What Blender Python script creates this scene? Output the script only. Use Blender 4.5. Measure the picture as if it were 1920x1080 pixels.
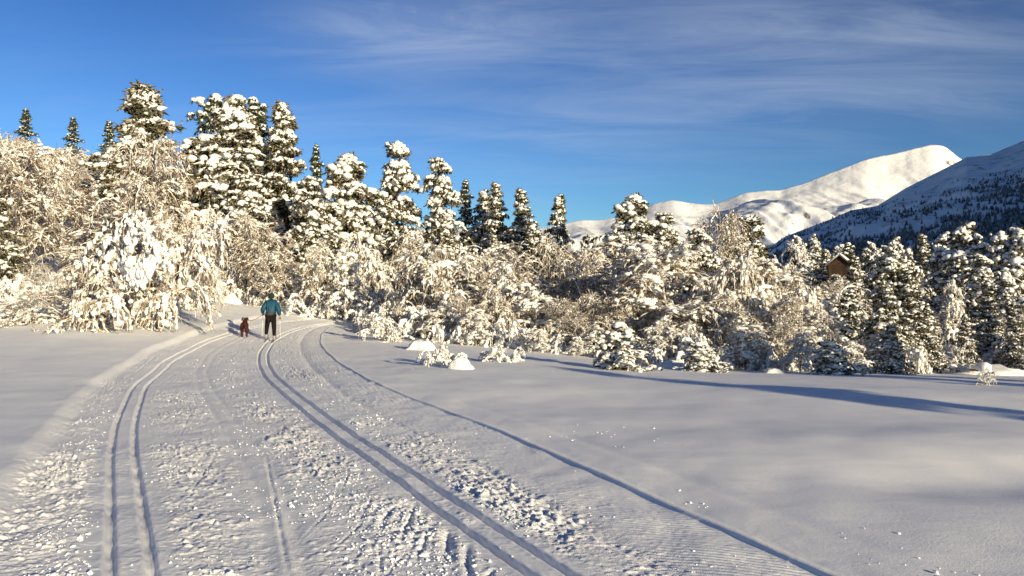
import bpy, math, random
import numpy as np
from mathutils import Vector

S = bpy.context.scene
for o in list(bpy.data.objects):
    bpy.data.objects.remove(o)
COL = S.collection
rng = np.random.default_rng(7)
random.seed(7)

# ------------------------------------------------------------------ camera
H, F, PXC, PYH = 1.7, 1480.0, 960.0, 560.0      # eye height, focal length and horizon of the photograph
cam_d = bpy.data.cameras.new('camera')
cam_d.sensor_width = 36.0
cam_d.lens = F / 1920 * 36
cam_d.clip_start = 0.1
cam_d.clip_end = 30000
cam = bpy.data.objects.new('camera', cam_d)
cam.location = (0, 0, H)
cam.rotation_euler = (math.radians(90) + math.atan2(PYH - 540, F), 0, 0)
COL.objects.link(cam)
S.camera = cam

# ------------------------------------------------------------------ sun, sky, exposure
SUN_EL = 10.8
SX, SY = 0.57, -0.82                              # towards the sun: behind the camera, to the right
sun_dir = Vector((SX, SY, math.tan(math.radians(SUN_EL)))).normalized()
sd = bpy.data.lights.new('sun', 'SUN')
sd.energy = 4.8
sd.angle = math.radians(0.55)
sd.color = (1.0, 0.84, 0.55)
so = bpy.data.objects.new('sun', sd)
so.rotation_euler = sun_dir.to_track_quat('Z', 'Y').to_euler()
so.location = (20, -30, 30)
COL.objects.link(so)

W = bpy.data.worlds.new('World')
S.world = W
W.use_nodes = True
nt = W.node_tree
nt.nodes.clear()
def N(t, **kw):
    n = nt.nodes.new(t)
    for k, v in kw.items():
        setattr(n, k, v)
    return n
def lk(a, b):
    nt.links.new(a, b)
sky = N('ShaderNodeTexSky', sky_type='NISHITA')
sky.sun_disc = False
sky.sun_elevation = math.radians(SUN_EL)
sky.sun_rotation = math.atan2(SX, SY)
sky.altitude = 600
sky.air_density = 1.0
sky.dust_density = 0.6
sky.ozone_density = 1.6
# a clear, dry winter air: deeper blue away from the sun
pre = N('ShaderNodeVectorMath', operation='MULTIPLY'); pre.inputs[1].default_value = (0.2, 0.2, 0.2)
lk(sky.outputs[0], pre.inputs[0])
gm = N('ShaderNodeGamma'); gm.inputs[1].default_value = 1.7
lk(pre.outputs[0], gm.inputs[0])
hs = N('ShaderNodeVectorMath', operation='MULTIPLY'); hs.inputs[1].default_value = (2.1, 2.85, 3.95)
lk(gm.outputs[0], hs.inputs[0])
tc = N('ShaderNodeTexCoord')
sep = N('ShaderNodeSeparateXYZ')
lk(tc.outputs['Generated'], sep.inputs[0])
def M(op, a, b=None, c=None, clamp=False):
    n = N('ShaderNodeMath', operation=op, use_clamp=clamp)
    for i, v in enumerate((a, b, c)):
        if v is None:
            continue
        if isinstance(v, (int, float)):
            n.inputs[i].default_value = v
        else:
            lk(v, n.inputs[i])
    return n.outputs[0]
# cirrus on a high flat layer: direction divided by its upward component
zc = M('ADD', M('MAXIMUM', sep.outputs[2], 0.0), 0.10)
cx = M('DIVIDE', sep.outputs[0], zc)
cy = M('DIVIDE', sep.outputs[1], zc)
cmb = N('ShaderNodeCombineXYZ')
lk(cx, cmb.inputs[0]); lk(cy, cmb.inputs[1])
mp = N('ShaderNodeMapping')
mp.inputs['Rotation'].default_value = (0, 0, math.radians(-14))
mp.inputs['Scale'].default_value = (0.8, 2.6, 1)
mp.inputs['Location'].default_value = (0.6, 0.1, 0)
lk(cmb.outputs[0], mp.inputs[0])
n1 = N('ShaderNodeTexNoise'); n1.inputs['Scale'].default_value = 1.1; n1.inputs['Detail'].default_value = 9; n1.inputs['Roughness'].default_value = 0.62
n1.inputs['Distortion'].default_value = 0.9
lk(mp.outputs[0], n1.inputs['Vector'])
n2 = N('ShaderNodeTexNoise'); n2.inputs['Scale'].default_value = 0.42; n2.inputs['Detail'].default_value = 3
lk(cmb.outputs[0], n2.inputs['Vector'])
streak = M('MULTIPLY', M('SUBTRACT', n1.outputs['Fac'], 0.38), 2.2, clamp=True)
# where the veil is thick: one bank up ahead, one to the right, thin elsewhere
def bank(ux, uz, sx_, sz_):
    a = M('DIVIDE', M('SUBTRACT', M('DIVIDE', sep.outputs[0], M('MAXIMUM', sep.outputs[1], 0.05)), ux), sx_)
    b = M('DIVIDE', M('SUBTRACT', M('DIVIDE', sep.outputs[2], M('MAXIMUM', sep.outputs[1], 0.05)), uz), sz_)
    r = M('ADD', M('MULTIPLY', a, a), M('MULTIPLY', b, b))
    return M('EXPONENT', M('MULTIPLY', r, -1.0))
veil = M('MULTIPLY', bank(-0.13, 0.345, 0.17, 0.05), 0.85)
veil = M('ADD', veil, M('MULTIPLY', bank(0.42, 0.33, 0.36, 0.085), 0.5))
veil = M('ADD', veil, M('MULTIPLY', bank(0.02, 0.22, 0.5, 0.06), 0.25))
veil = M('ADD', veil, M('MULTIPLY', M('SUBTRACT', n2.outputs['Fac'], 0.45), 0.7, clamp=True))
cfac = M('MULTIPLY', veil, M('ADD', M('MULTIPLY', streak, 0.8), 0.22), clamp=True)
mixc = N('ShaderNodeMix', data_type='RGBA')
lk(cfac, mixc.inputs[0]); lk(hs.outputs[0], mixc.inputs[6])
CLOUD = (3.5, 4.0, 4.7, 1)
mixc.inputs[7].default_value = CLOUD
bg = N('ShaderNodeBackground')
bg.inputs[1].default_value = 0.12
lk(mixc.outputs[2], bg.inputs[0])
wo = N('ShaderNodeOutputWorld')
lk(bg.outputs[0], wo.inputs[0])

S.view_settings.view_transform = 'Standard'
S.view_settings.look = 'None'
S.view_settings.exposure = 0.52
S.view_settings.gamma = 1.0
S.view_settings.use_curve_mapping = False
S.render.engine = 'CYCLES'
S.cycles.max_bounces = 5
S.cycles.diffuse_bounces = 3
S.cycles.glossy_bounces = 1
S.cycles.transmission_bounces = 0
S.cycles.use_denoising = True

# ------------------------------------------------------------------ numeric noise
_T = rng.random((6, 256, 256))
def vn2(x, y, seed=0):
    t = _T[seed % 6]
    x = np.asarray(x, float) + seed * 17.3
    y = np.asarray(y, float) + seed * 9.1
    ix = np.floor(x).astype(np.int64); iy = np.floor(y).astype(np.int64)
    fx = x - ix; fy = y - iy
    fx = fx * fx * fx * (fx * (fx * 6 - 15) + 10); fy = fy * fy * fy * (fy * (fy * 6 - 15) + 10)
    a = t[ix & 255, iy & 255]; b = t[(ix + 1) & 255, iy & 255]
    c = t[ix & 255, (iy + 1) & 255]; d = t[(ix + 1) & 255, (iy + 1) & 255]
    return (a * (1 - fx) + b * fx) * (1 - fy) + (c * (1 - fx) + d * fx) * fy - 0.5
def fbm(x, y, o=4, seed=0, gain=0.5):
    s = 0; a = 1.0
    for i in range(o):
        s = s + a * vn2(x * 2 ** i, y * 2 ** i, seed + i)
        a *= gain
    return s
def sst(a, b, x):
    t = np.clip((x - a) / (b - a), 0, 1)
    return t * t * (3 - 2 * t)

# ------------------------------------------------------------------ materials
def new_mat(name):
    m = bpy.data.materials.new(name)
    m.use_nodes = True
    t = m.node_tree
    t.nodes.clear()
    out = t.nodes.new('ShaderNodeOutputMaterial')
    p = t.nodes.new('ShaderNodeBsdfPrincipled')
    t.links.new(p.outputs[0], out.inputs[0])
    return m, t, p
def noise_col(t, p, c1, c2, scale, detail=4, lo=0.35, hi=0.65, coord='Object'):
    tcn = t.nodes.new('ShaderNodeTexCoord')
    n = t.nodes.new('ShaderNodeTexNoise')
    n.inputs['Scale'].default_value = scale
    n.inputs['Detail'].default_value = detail
    r = t.nodes.new('ShaderNodeValToRGB')
    r.color_ramp.elements[0].position = lo; r.color_ramp.elements[0].color = (*c1, 1)
    r.color_ramp.elements[1].position = hi; r.color_ramp.elements[1].color = (*c2, 1)
    t.links.new(tcn.outputs[coord], n.inputs['Vector'])
    t.links.new(n.outputs['Fac'], r.inputs[0])
    t.links.new(r.outputs[0], p.inputs['Base Color'])
    return tcn, n
def bump(t, p, tcn, scales, dist, strength=1.0, coord='Object'):
    prev = None
    for sc, w in scales:
        n = t.nodes.new('ShaderNodeTexNoise')
        n.inputs['Scale'].default_value = sc
        n.inputs['Detail'].default_value = 5
        n.inputs['Roughness'].default_value = 0.6
        t.links.new(tcn.outputs[coord], n.inputs['Vector'])
        m = t.nodes.new('ShaderNodeMath'); m.operation = 'MULTIPLY_ADD'
        m.inputs[1].default_value = w
        m.inputs[2].default_value = 0
        t.links.new(n.outputs['Fac'], m.inputs[0])
        if prev:
            t.links.new(prev, m.inputs[2])
        prev = m.outputs[0]
    b = t.nodes.new('ShaderNodeBump')
    b.inputs['Distance'].default_value = dist
    b.inputs['Strength'].default_value = strength
    t.links.new(prev, b.inputs['Height'])
    t.links.new(b.outputs[0], p.inputs['Normal'])
def simple(name, c1, c2, scale=8, rough=0.8, bumps=None, dist=0.01, spec=0.3):
    m, t, p = new_mat(name)
    tcn, n = noise_col(t, p, c1, c2, scale)
    p.inputs['Roughness'].default_value = rough
    p.inputs['Specular IOR Level'].default_value = spec
    if bumps:
        bump(t, p, tcn, bumps, dist)
    return m

MAT = {}
MAT['ground'] = simple('packed snow', (0.82, 0.83, 0.86), (0.90, 0.90, 0.91), 1.5, 0.7, [(28, 0.5), (90, 0.45)], 0.016, 0.25)
_m = MAT['ground'].node_tree
_b = [n for n in _m.nodes if n.type == 'BUMP'][0]
_a = _m.nodes.new('ShaderNodeAttribute'); _a.attribute_name = 'broken'
_mm = _m.nodes.new('ShaderNodeMath'); _mm.operation = 'MULTIPLY_ADD'; _mm.inputs[1].default_value = 0.9; _mm.inputs[2].default_value = 0.30
_m.links.new(_a.outputs['Fac'], _mm.inputs[0]); _m.links.new(_mm.outputs[0], _b.inputs['Strength'])
MAT['snow'] = simple('tree snow', (0.80, 0.80, 0.80), (0.90, 0.89, 0.87), 6, 0.75, [(9, 1.0), (30, 0.5)], 0.03, 0.2)
MAT['rime'] = simple('snow on twigs', (0.34, 0.285, 0.22), (0.86, 0.84, 0.80), 2.6, 0.8, None, 0.02, 0.1)
MAT['needle'] = simple('spruce needles', (0.045, 0.045, 0.018), (0.42, 0.37, 0.29), 7, 0.75, None, 0.02, 0.15)
_r = [n for n in MAT['needle'].node_tree.nodes if n.type == 'VALTORGB'][0]
_r.color_ramp.elements[0].position = 0.47; _r.color_ramp.elements[1].position = 0.66
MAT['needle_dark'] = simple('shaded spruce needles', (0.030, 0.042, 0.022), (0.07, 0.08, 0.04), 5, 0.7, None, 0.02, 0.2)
MAT['twig'] = simple('birch twigs', (0.12, 0.075, 0.045), (0.28, 0.18, 0.11), 7, 0.85, None, 0.01, 0.1)
MAT['bark'] = simple('conifer bark', (0.06, 0.042, 0.03), (0.15, 0.10, 0.07), 9, 0.9, [(20, 1.0)], 0.02, 0.1)
MAT['birch'] = simple('birch bark', (0.10, 0.08, 0.07), (0.55, 0.50, 0.44), 6, 0.8, [(20, 1.0)], 0.01, 0.1)

# ------------------------------------------------------------------ mesh helpers
def mesh_np(name, v, tris=None, quads=None, smooth=True, mat=None, mats=None, midx=None):
    v = np.asarray(v, np.float32)
    loops = []; starts = []; tot = 0
    if quads is not None and len(quads):
        q = np.asarray(quads, np.int32); loops.append(q.ravel())
        starts.append(np.arange(len(q)) * 4 + tot); tot += q.size
    if tris is not None and len(tris):
        t = np.asarray(tris, np.int32); loops.append(t.ravel())
        starts.append(np.arange(len(t)) * 3 + tot); tot += t.size
    me = bpy.data.meshes.new(name)
    L = np.concatenate(loops); ST = np.concatenate(starts)
    me.vertices.add(len(v)); me.vertices.foreach_set('co', v.ravel())
    me.loops.add(len(L)); me.loops.foreach_set('vertex_index', L.astype(np.int32))
    me.polygons.add(len(ST)); me.polygons.foreach_set('loop_start', ST.astype(np.int32))
    me.polygons.foreach_set('use_smooth', np.full(len(ST), smooth, bool))
    me.update(calc_edges=True)
    me.validate()
    if mat:
        me.materials.append(mat)
    return me
def link(name, me, parent=None, loc=None):
    o = bpy.data.objects.new(name, me)
    COL.objects.link(o)
    if parent is not None:
        o.parent = parent
    if loc is not None:
        o.location = loc
    return o
def tag(o, label=None, cat=None, group=None, kind=None):
    if label: o['label'] = label
    if cat: o['category'] = cat
    if group: o['group'] = group
    if kind: o['kind'] = kind
    return o
def empty(name, loc, rz=0.0):
    o = bpy.data.objects.new(name, None)
    o.empty_display_size = 0.3
    COL.objects.link(o)
    o.location = loc
    o.rotation_euler = (0, 0, rz)
    return o

class Geo:
    """collects vertices, triangles and quads for one mesh"""
    def __init__(s):
        s.v = []; s.t = []; s.q = []; s.n = 0
    def add(s, v, t=None, q=None):
        v = np.asarray(v, float).reshape(-1, 3)
        if t is not None and len(t): s.t.append(np.asarray(t).reshape(-1, 3) + s.n)
        if q is not None and len(q): s.q.append(np.asarray(q).reshape(-1, 4) + s.n)
        s.v.append(v); s.n += len(v)
    def tubes(s, P, R, k=3, up=0.0, flat=1.0):
        """P (m,n,3) paths, R (m,n) radii; up lifts the tube, flat squashes it in z"""
        m, n, _ = P.shape
        if m == 0: return
        T = np.gradient(P, axis=1)
        T /= np.linalg.norm(T, axis=2, keepdims=True) + 1e-9
        ref = np.zeros_like(T); ref[..., 0] = 0.31; ref[..., 1] = 0.23; ref[..., 2] = 1.0
        A = np.cross(T, ref); A /= np.linalg.norm(A, axis=2, keepdims=True) + 1e-9
        B = np.cross(A, T)
        ang = np.arange(k) * 2 * np.pi / k + 0.5
        ring = (A[:, :, None, :] * np.cos(ang)[None, None, :, None] + B[:, :, None, :] * (flat * np.sin(ang))[None, None, :, None])
        V = P[:, :, None, :] + ring * R[:, :, None, None]
        V[..., 2] += up * R[:, :, None]
        base = (np.arange(m) * n * k)[:, None, None] + (np.arange(n - 1) * k)[None, :, None]
        i = np.arange(k)[None, None, :]; j = (np.arange(k) + 1)[None, None, :] % k
        q = np.stack([base + i, base + j, base + k + j, base + k + i], -1).reshape(-1, 4)
        s.add(V, q=q)
    def blobs(s, C, Rr, sub=1, flat=0.6, jit=0.22, seed=0):
        """lumps of snow: displaced icospheres at C with radii Rr"""
        if len(C) == 0: return
        bv, bf = ICO[sub]
        g = np.random.default_rng(seed + 11)
        m = len(C)
        a = g.uniform(0, 6.28, m)
        V = bv[None] * (1 + g.normal(0, jit, (m, len(bv), 1)).clip(-0.45, 0.5))
        ex = g.uniform(0.8, 1.35, m)
        x = V[..., 0] * ex[:, None]; y = V[..., 1] / ex[:, None]
        X = x * np.cos(a)[:, None] - y * np.sin(a)[:, None]
        Y = x * np.sin(a)[:, None] + y * np.cos(a)[:, None]
        Z = V[..., 2] * flat
        V = np.stack([X, Y, Z], -1) * Rr[:, None, None] + C[:, None, :]
        f = bf[None] + (np.arange(m) * len(bv))[:, None, None]
        s.add(V, t=f)
    def mesh(s, name, mat, smooth=True):
        return mesh_np(name, np.concatenate(s.v), np.concatenate(s.t) if s.t else None, np.concatenate(s.q) if s.q else None, smooth, mat)

def make_ico(sub):
    import bmesh
    bm = bmesh.new()
    bmesh.ops.create_icosphere(bm, subdivisions=sub, radius=1.0)
    v = np.array([x.co[:] for x in bm.verts]); f = np.array([[q.index for q in x.verts] for x in bm.faces])
    bm.free()
    return v, f
ICO = {0: make_ico(1), 1: make_ico(2), 2: make_ico(3)}

# ------------------------------------------------------------------ terrain height
DEP = [5, 10, 15, 20, 25, 30, 36, 45, 60, 80, 110, 160, 260, 500]
def zy(ys):  # ground heights from how high each distance lies against the horizon
    return [H - (y - PYH) * d / F for y, d in zip(ys, DEP)]
_flat = {d: PYH + H * F / d for d in DEP}
TAB = {
    -1500: [_flat[5], _flat[10], 727, 680, 650, 625, 600, 560, 480, 400, 330, 300, 330, 420],
    -500:  [_flat[5], _flat[10], 727, 678, 640, 610, 575, 510, 430, 350, 290, 270, 320, 420],
    0:     [_flat[5], _flat[10], 725, 672, 628, 594, 552, 475, 385, 320, 275, 270, 330, 430],
    250:   [_flat[5], _flat[10], 726, 682, 640, 600, 566, 515, 435, 365, 320, 310, 360, 450],
    500:   [_flat[5], _flat[10], _flat[15], _flat[20], 660, 642, 612, 580, 525, 455, 400, 390, 420, 480],
    620:   [_flat[5], _flat[10], _flat[15], _flat[20], 661, 644, 624, 596, 540, 470, 415, 400, 430, 490],
    750:   [_flat[5], _flat[10], _flat[15], 686, 661, 645, 628, 600, 552, 495, 440, 430, 460, 500],
    1000:  [_flat[5], _flat[10], _flat[15], 688, 668, 658, 646, 618, 572, 530, 490, 480, 490, 510],
    1250:  [_flat[5], _flat[10], 729, 701, 692, 688, 674, 645, 605, 565, 528, 510, 510, 520],
    1500:  [_flat[5], _flat[10], 731, 708, 700, 697, 689, 672, 643, 606, 574, 545, 530, 525],
    1700:  [_flat[5], _flat[10], 732, 712, 703, 699, 693, 681, 658, 632, 602, 566, 540, 530],
    1920:  [_flat[5], _flat[10], 736, 722, 716, 708, 700, 688, 668, 642, 612, 572, 545, 535],
    2400:  [_flat[5], _flat[10], 740, 724, 718, 712, 704, 692, 672, 650, 620, 585, 550, 535],
    3500:  [_flat[5], _flat[10], 742, 726, 720, 714, 706, 694, 674, 652, 622, 587, 552, 535],
}
_px = np.array(sorted(TAB)); _tab = np.array([zy(TAB[p]) for p in _px])
GU = np.linspace((_px[0] - PXC) / F, (_px[-1] - PXC) / F, 360)
GL = np.linspace(math.log(5), math.log(500), 260)
_tmp = np.array([np.interp(GL, np.log(DEP), r) for r in _tab])
GT = np.array([np.interp(GU, (_px - PXC) / F, _tmp[:, j]) for j in range(len(GL))]).T
def _blur(a, s, axis):
    k = np.exp(-0.5 * (np.arange(-3 * s, 3 * s + 1) / s) ** 2); k /= k.sum()
    pad = [(0, 0), (0, 0)]; pad[axis] = (3 * s, 3 * s)
    b = np.pad(a, pad, mode='edge')
    return np.apply_along_axis(lambda r: np.convolve(r, k, 'valid'), axis, b)
GT = _blur(_blur(GT, 7, 0), 5, 1)
def base_z(x, y):
    x = np.asarray(x, float); y = np.asarray(y, float)
    yy = np.clip(y, 5, 500)
    u = np.clip(x / yy, GU[0], GU[-1] - 1e-6)
    a = (u - GU[0]) / (GU[1] - GU[0]); b = (np.log(yy) - GL[0]) / (GL[1] - GL[0])
    b = np.clip(b, 0, len(GL) - 1.001)
    i = np.floor(a).astype(int).clip(0, len(GU) - 2); j = np.floor(b).astype(int)
    fa = a - i; fb = b - j
    z = (GT[i, j] * (1 - fa) + GT[i + 1, j] * fa) * (1 - fb) + (GT[i, j + 1] * (1 - fa) + GT[i + 1, j + 1] * fa) * fb
    # soft swells of the open field on the right
    g = lambda cx_, cy_, sx_, sy_, h: h * np.exp(-((x - cx_) / sx_) ** 2 - ((y - cy_) / sy_) ** 2)
    z = z + g(4.6, 9.3, 2.6, 1.1, 0.075) + g(3.9, 7.3, 0.9, 0.55, -0.055) + g(5.3, 7.6, 1.0, 0.6, -0.05) \
          + g(1.5, 13.5, 2.2, 1.6, -0.05) + g(7.5, 14.5, 4, 1.8, 0.06)
    z = z + 0.05 * vn2(x * 0.22, y * 0.16, 2) * sst(4, 9, y) + 0.020 * vn2(x * 0.8, y * 0.6, 1) + 0.014 * vn2(x * 1.9, y * 1.3, 4)
    rough = sst(34, 50, y + 0.0 * x)
    z = z + rough * (0.7 * fbm(x * 0.12, y * 0.12, 3, 3))
    return z
def at(px, py, zo=0.0):
    """ground point seen at a place of the photograph (march along the ray)"""
    u = (px - PXC) / F; v = (py - PYH) / F
    d = np.exp(np.linspace(math.log(3.5), math.log(400), 6000))
    g = (H - v * d) - base_z(u * d, d) - zo
    k = np.argmax(g < 0)
    if k == 0: k = len(d) - 1
    dd = d[k - 1] + (d[k] - d[k - 1]) * g[k - 1] / (g[k - 1] - g[k] + 1e-9)
    return np.array([u * dd, dd])

def curve(pts):
    P = np.array([at(*p) for p in pts])
    o = np.argsort(P[:, 1]); P = P[o]
    ys = np.linspace(P[0, 1], P[-1, 1], 1200)
    xs = np.interp(ys, P[:, 1], P[:, 0])
    k = np.ones(41) / 41
    for _ in range(2):
        e = np.pad(xs, 20, mode='reflect', reflect_type='odd')
        xs = np.convolve(e, k, 'valid')
    s0 = (xs[6] - xs[0]) / (ys[6] - ys[0])
    u1 = xs[-1] / ys[-1]
    def f(y):
        y = np.asarray(y, float)
        r = np.interp(y, ys, xs)
        r = np.where(y < ys[0], xs[0] + s0 * (np.maximum(y, -25) - ys[0]), r)
        return np.where(y > ys[-1], u1 * y, r)
    return f
C_LE = curve([(-30, 1080), (45, 950), (100, 850), (150, 772), (208, 712), (290, 660), (390, 620), (470, 600), (540, 587), (640, 584)])
C_L = curve([(250, 1080), (240, 950), (231, 850), (236, 790), (262, 722), (318, 674), (385, 640), (455, 616), (530, 602), (600, 595), (700, 590)])
C_M = curve([(545, 1080), (522, 940), (490, 870), (430, 790), (386, 725), (378, 695), (395, 665), (425, 645), (470, 622)])
C_R = curve([(1052, 1080), (930, 1000), (841, 945), (750, 880), (632, 802), (546, 738), (508, 705), (494, 680), (494, 660), (506, 641), (535, 624), (575, 611), (640, 601), (730, 597)])
C_RUT = curve([(1290, 1080), (1080, 960), (900, 870), (760, 800), (650, 740), (588, 690), (566, 660), (563, 640), (575, 622), (600, 610), (660, 602), (740, 599)])
C_RE = curve([(1560, 1080), (1400, 1010), (1250, 945), (1100, 878), (960, 816), (850, 775), (760, 742), (690, 712), (640, 683), (612, 660), (600, 642), (602, 626), (618, 612), (670, 605), (750, 601)])

MARKS = []          # pole holes and ski scrapes: start, end, half width, depth
for (x0, y0, x1, y1, w, dp) in [
    (735, 945, 712, 985, 0.028, 0.035), (840, 985, 838, 1045, 0.035, 0.035), (875, 1015, 880, 1075, 0.025, 0.03),
    (780, 935, 752, 1015, 0.02, 0.025), (808, 985, 783, 1040, 0.018, 0.02), (700, 925, 668, 985, 0.012, 0.012),
    (660, 870, 640, 920, 0.010, 0.010), (680, 905, 650, 940, 0.010, 0.01), (715, 940, 605, 1045, 0.012, 0.012),
    (410, 840, 345, 945, 0.014, 0.014), (395, 845, 350, 900, 0.010, 0.010), (360, 770, 335, 820, 0.012, 0.010),
    (712, 1020, 716, 1075, 0.015, 0.02), (760, 1030, 715, 1080, 0.012, 0.015), (628, 860, 600, 880, 0.014, 0.012),
    (500, 850, 545, 1080, 0.016, 0.018), (560, 820, 500, 870, 0.012, 0.010), (590, 900, 520, 920, 0.010, 0.010),
    (300, 660, 250, 700, 0.03, 0.012), (640, 930, 560, 1010, 0.012, 0.010), (925, 1060, 905, 1085, 0.02, 0.02)]:
    MARKS.append((at(x0, y0), at(x1, y1), w, dp))

def piste_f(x, y):
    le, re = C_LE(y), C_RE(y)
    return le, re
def detail_z(x, y):
    """relief of the groomed trail"""
    le, re = C_LE(y), C_RE(y)
    near = sst(-26, -20, y) * (1 - sst(44, 52, y))
    inside = sst(-0.35, 0.06, x - le) * (1 - sst(-0.012, 0.012, x - re)) * near
    z = -0.022 * inside * (1 + .5 * vn2(x * 3, y * 3, 3))
    # the left side is a low bank up to the open snow, the right side a thin lip
    z = z + near * 0.080 * (1 - sst(-0.32, 0.0, x - le + 0.10 * vn2(x * .5, y * 0.9, 2))) * (1 - sst(2.0, 7.0, le - x)) + near * 0.008 * np.exp(-((x - re - 0.04) / 0.04) ** 2)
    groove_all = np.zeros_like(z)
    def slope(c):
        return np.sqrt(1 + ((c(y + 0.3) - c(y - 0.3)) / 0.6) ** 2)
    for c, dep, flatw in ((C_L, 0.036, 0.6), (C_R, 0.042, 0.6)):
        s = slope(c); d0 = (x - c(y)) / s
        plate = 1 - sst(0.22, 0.34, np.abs(d0))
        for off in (-0.118, 0.118):
            q = np.abs(d0 - off)
            g = 1 - sst(0.026, 0.043, q)
            g2 = np.exp(-(q / 0.010) ** 2)
            z = z - near * (dep * g * (1 + .35 * vn2(x * 7, y * 5, 1)) + 0.010 * g2)
            z = z + near * 0.004 * np.exp(-((q - 0.062) / 0.014) ** 2) * (.4 + 1.6 * vn2(x * 12, y * 9, 5))
            groove_all = np.maximum(groove_all, 1 - sst(0.055, 0.075, q))
        groove_all = np.maximum(groove_all, 0.75 * plate)
    s = slope(C_M); d0 = (x - C_M(y)) / s
    for off in (-0.12, 0.10):
        z = z - near * 0.009 * np.exp(-((d0 - off) / 0.055) ** 2)
    mid = np.exp(-(d0 / 0.24) ** 2)
    d0 = (x - C_RUT(y)) / slope(C_RUT)
    z = z - near * 0.022 * np.exp(-(d0 / 0.16) ** 2) * sst(9, 16, y) - near * 0.010 * np.exp(-(d0 / 0.06) ** 2)
    d1 = (x - re + 0.95)
    z = z - near * 0.012 * np.exp(-((d1) / 0.05) ** 2) * (1 - sst(6, 12, y))
    # crumbs of broken snow
    patch = 0.45 + 1.3 * vn2(x * 0.9, y * 0.55, 4) + 0.6 * vn2(x * 2.3, y * 1.6, 5)
    patch = np.clip(patch, 0.06, 1.1)
    band = np.exp(-((x - C_L(y) + 0.75) / 0.5) ** 2) + np.exp(-((x - C_R(y) - 0.62) / 0.42) ** 2) + 0.8 * np.exp(-((x - C_R(y) + 0.7) / 0.45) ** 2) + 0.6 * np.exp(-((x - C_L(y) - 0.7) / 0.35) ** 2)
    am = 1.15 * np.clip(patch * (0.66 + 0.85 * band), 0.18, 1.35) * (1 - 0.9 * np.clip(groove_all, 0, 1)) * (1 - 0.7 * mid)
    cordu = sst(-0.95, -0.75, x - re) * (1 - sst(9, 13, y))
    am = am * (1 - 0.75 * cordu)
    # corduroy left by the groomer's comb
    z = z + inside * cordu * sst(0.02, 0.10, re - x) * 0.0030 * np.sin((y * 0.93 + x * 0.36 + .05 * vn2(x * 1.5, y * 1.5, 3)) * 2 * np.pi / 0.055) * (1 - sst(8, 12, y)) * (0.5 + vn2(x * 3, y * 3, 2))
    fade = 1 - 0.45 * sst(14, 34, y)
    def ridge(sc, sd_):
        r = 1 - np.abs(vn2(x * sc, y * sc, sd_)) * 2
        return r
    n_ = 0.014 * vn2(x * 8, y * 9, 1) + 0.016 * np.maximum(vn2(x * 21, y * 22, 2), -0.10) + 0.018 * np.maximum(vn2(x * 39, y * 41, 3), -0.08) + 0.010 * vn2(x * 66, y * 70, 5)
    lumps = np.maximum(vn2(x * 17 + 5, y * 17, 0) - 0.20, 0) * 0.075 + np.maximum(vn2(x * 30 + 5, y * 30, 4) - 0.22, 0) * 0.06
    z = z + inside * am * fade * (n_ + lumps)
    z = z + inside * 0.006 * vn2(x * 6, y * 3, 3)
    # scrapes and pole holes
    for p0, p1, w, dp in MARKS:
        m = (np.abs(y - (p0[1] + p1[1]) / 2) < abs(p0[1] - p1[1]) / 2 + 0.4)
        if not m.any(): continue
        X = x[m]; Y = y[m]
        d = p1 - p0; L2 = (d ** 2).sum()
        t = np.clip(((X - p0[0]) * d[0] + (Y - p0[1]) * d[1]) / L2, 0, 1)
        q = np.hypot(X - p0[0] - t * d[0], Y - p0[1] - t * d[1])
        w2 = w * 0.72 * (1 + 0.9 * vn2(X * 14, Y * 14, 2))
        z[m] -= dp * 1.15 * np.exp(-(q / w2) ** 2) * (0.15 + 0.85 * np.sin(t * np.pi)) * (0.7 + 1.0 * vn2(X * 9, Y * 9, 5)) - dp * 0.15 * np.exp(-((q - 2.1 * w) / (0.8 * w)) ** 2)
    # one old, half-filled track far left and faint wind ripple on the open snow
    z = z + (1 - inside) * 0.0065 * fbm(x * 3.2 + y * .5, y * 1.6, 4, 1, .6)
    dl = x - (le - 1.5 - 0.06 * y)
    z = z - near * 0.018 * np.exp(-(dl / 0.22) ** 2) * sst(5, 8, y)
    z = z - near * 0.010 * np.exp(-((x - re - 0.75) / 0.10) ** 2) * sst(4, 6, y) * (1 - sst(12, 18, y))
    return z
def ground_z(x, y):
    return base_z(x, y) + detail_z(np.atleast_1d(np.asarray(x, float)), np.atleast_1d(np.asarray(y, float)))
def gz(x, y):
    return float(ground_z(np.array([x]), np.array([y]))[0])

# ------------------------------------------------------------------ the ground: one sheet
f2 = F * 1024 / 1920
v = np.arange(f2 * H / 3.4, f2 * H / 62.0, -0.55)
rows = f2 * H / v
far = 62.0 * 1.045 ** np.arange(1, 116)
back = -np.concatenate([[-2.6, -1.2, 1], 1.0 * 1.6 ** np.arange(1, 18)])[::-1]
ROW = np.concatenate([back, rows, far])
NP_, NLf, NRt = 520, 100, 180
tl = np.linspace(1, 0, NLf, endpoint=False) ** 1.9
tr = (np.linspace(0, 1, NRt + 1)[1:]) ** 1.8
Y = ROW[:, None]
le, re = C_LE(ROW) - 0.5, C_RE(ROW) + 0.18
ext = 1.7 * np.abs(ROW) + 40
XL = le[:, None] - ext[:, None] * tl[None]
XP = le[:, None] + (re - le)[:, None] * np.linspace(0, 1, NP_)[None]
XR = re[:, None] + ext[:, None] * tr[None]
X = np.concatenate([XL, XP, XR], 1)
YY = np.broadcast_to(Y, X.shape).copy()
Z = base_z(X.ravel(), YY.ravel()) + detail_z(X.ravel(), YY.ravel())
nr, nc = X.shape
idx = np.arange(nr * nc).reshape(nr, nc)
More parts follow.
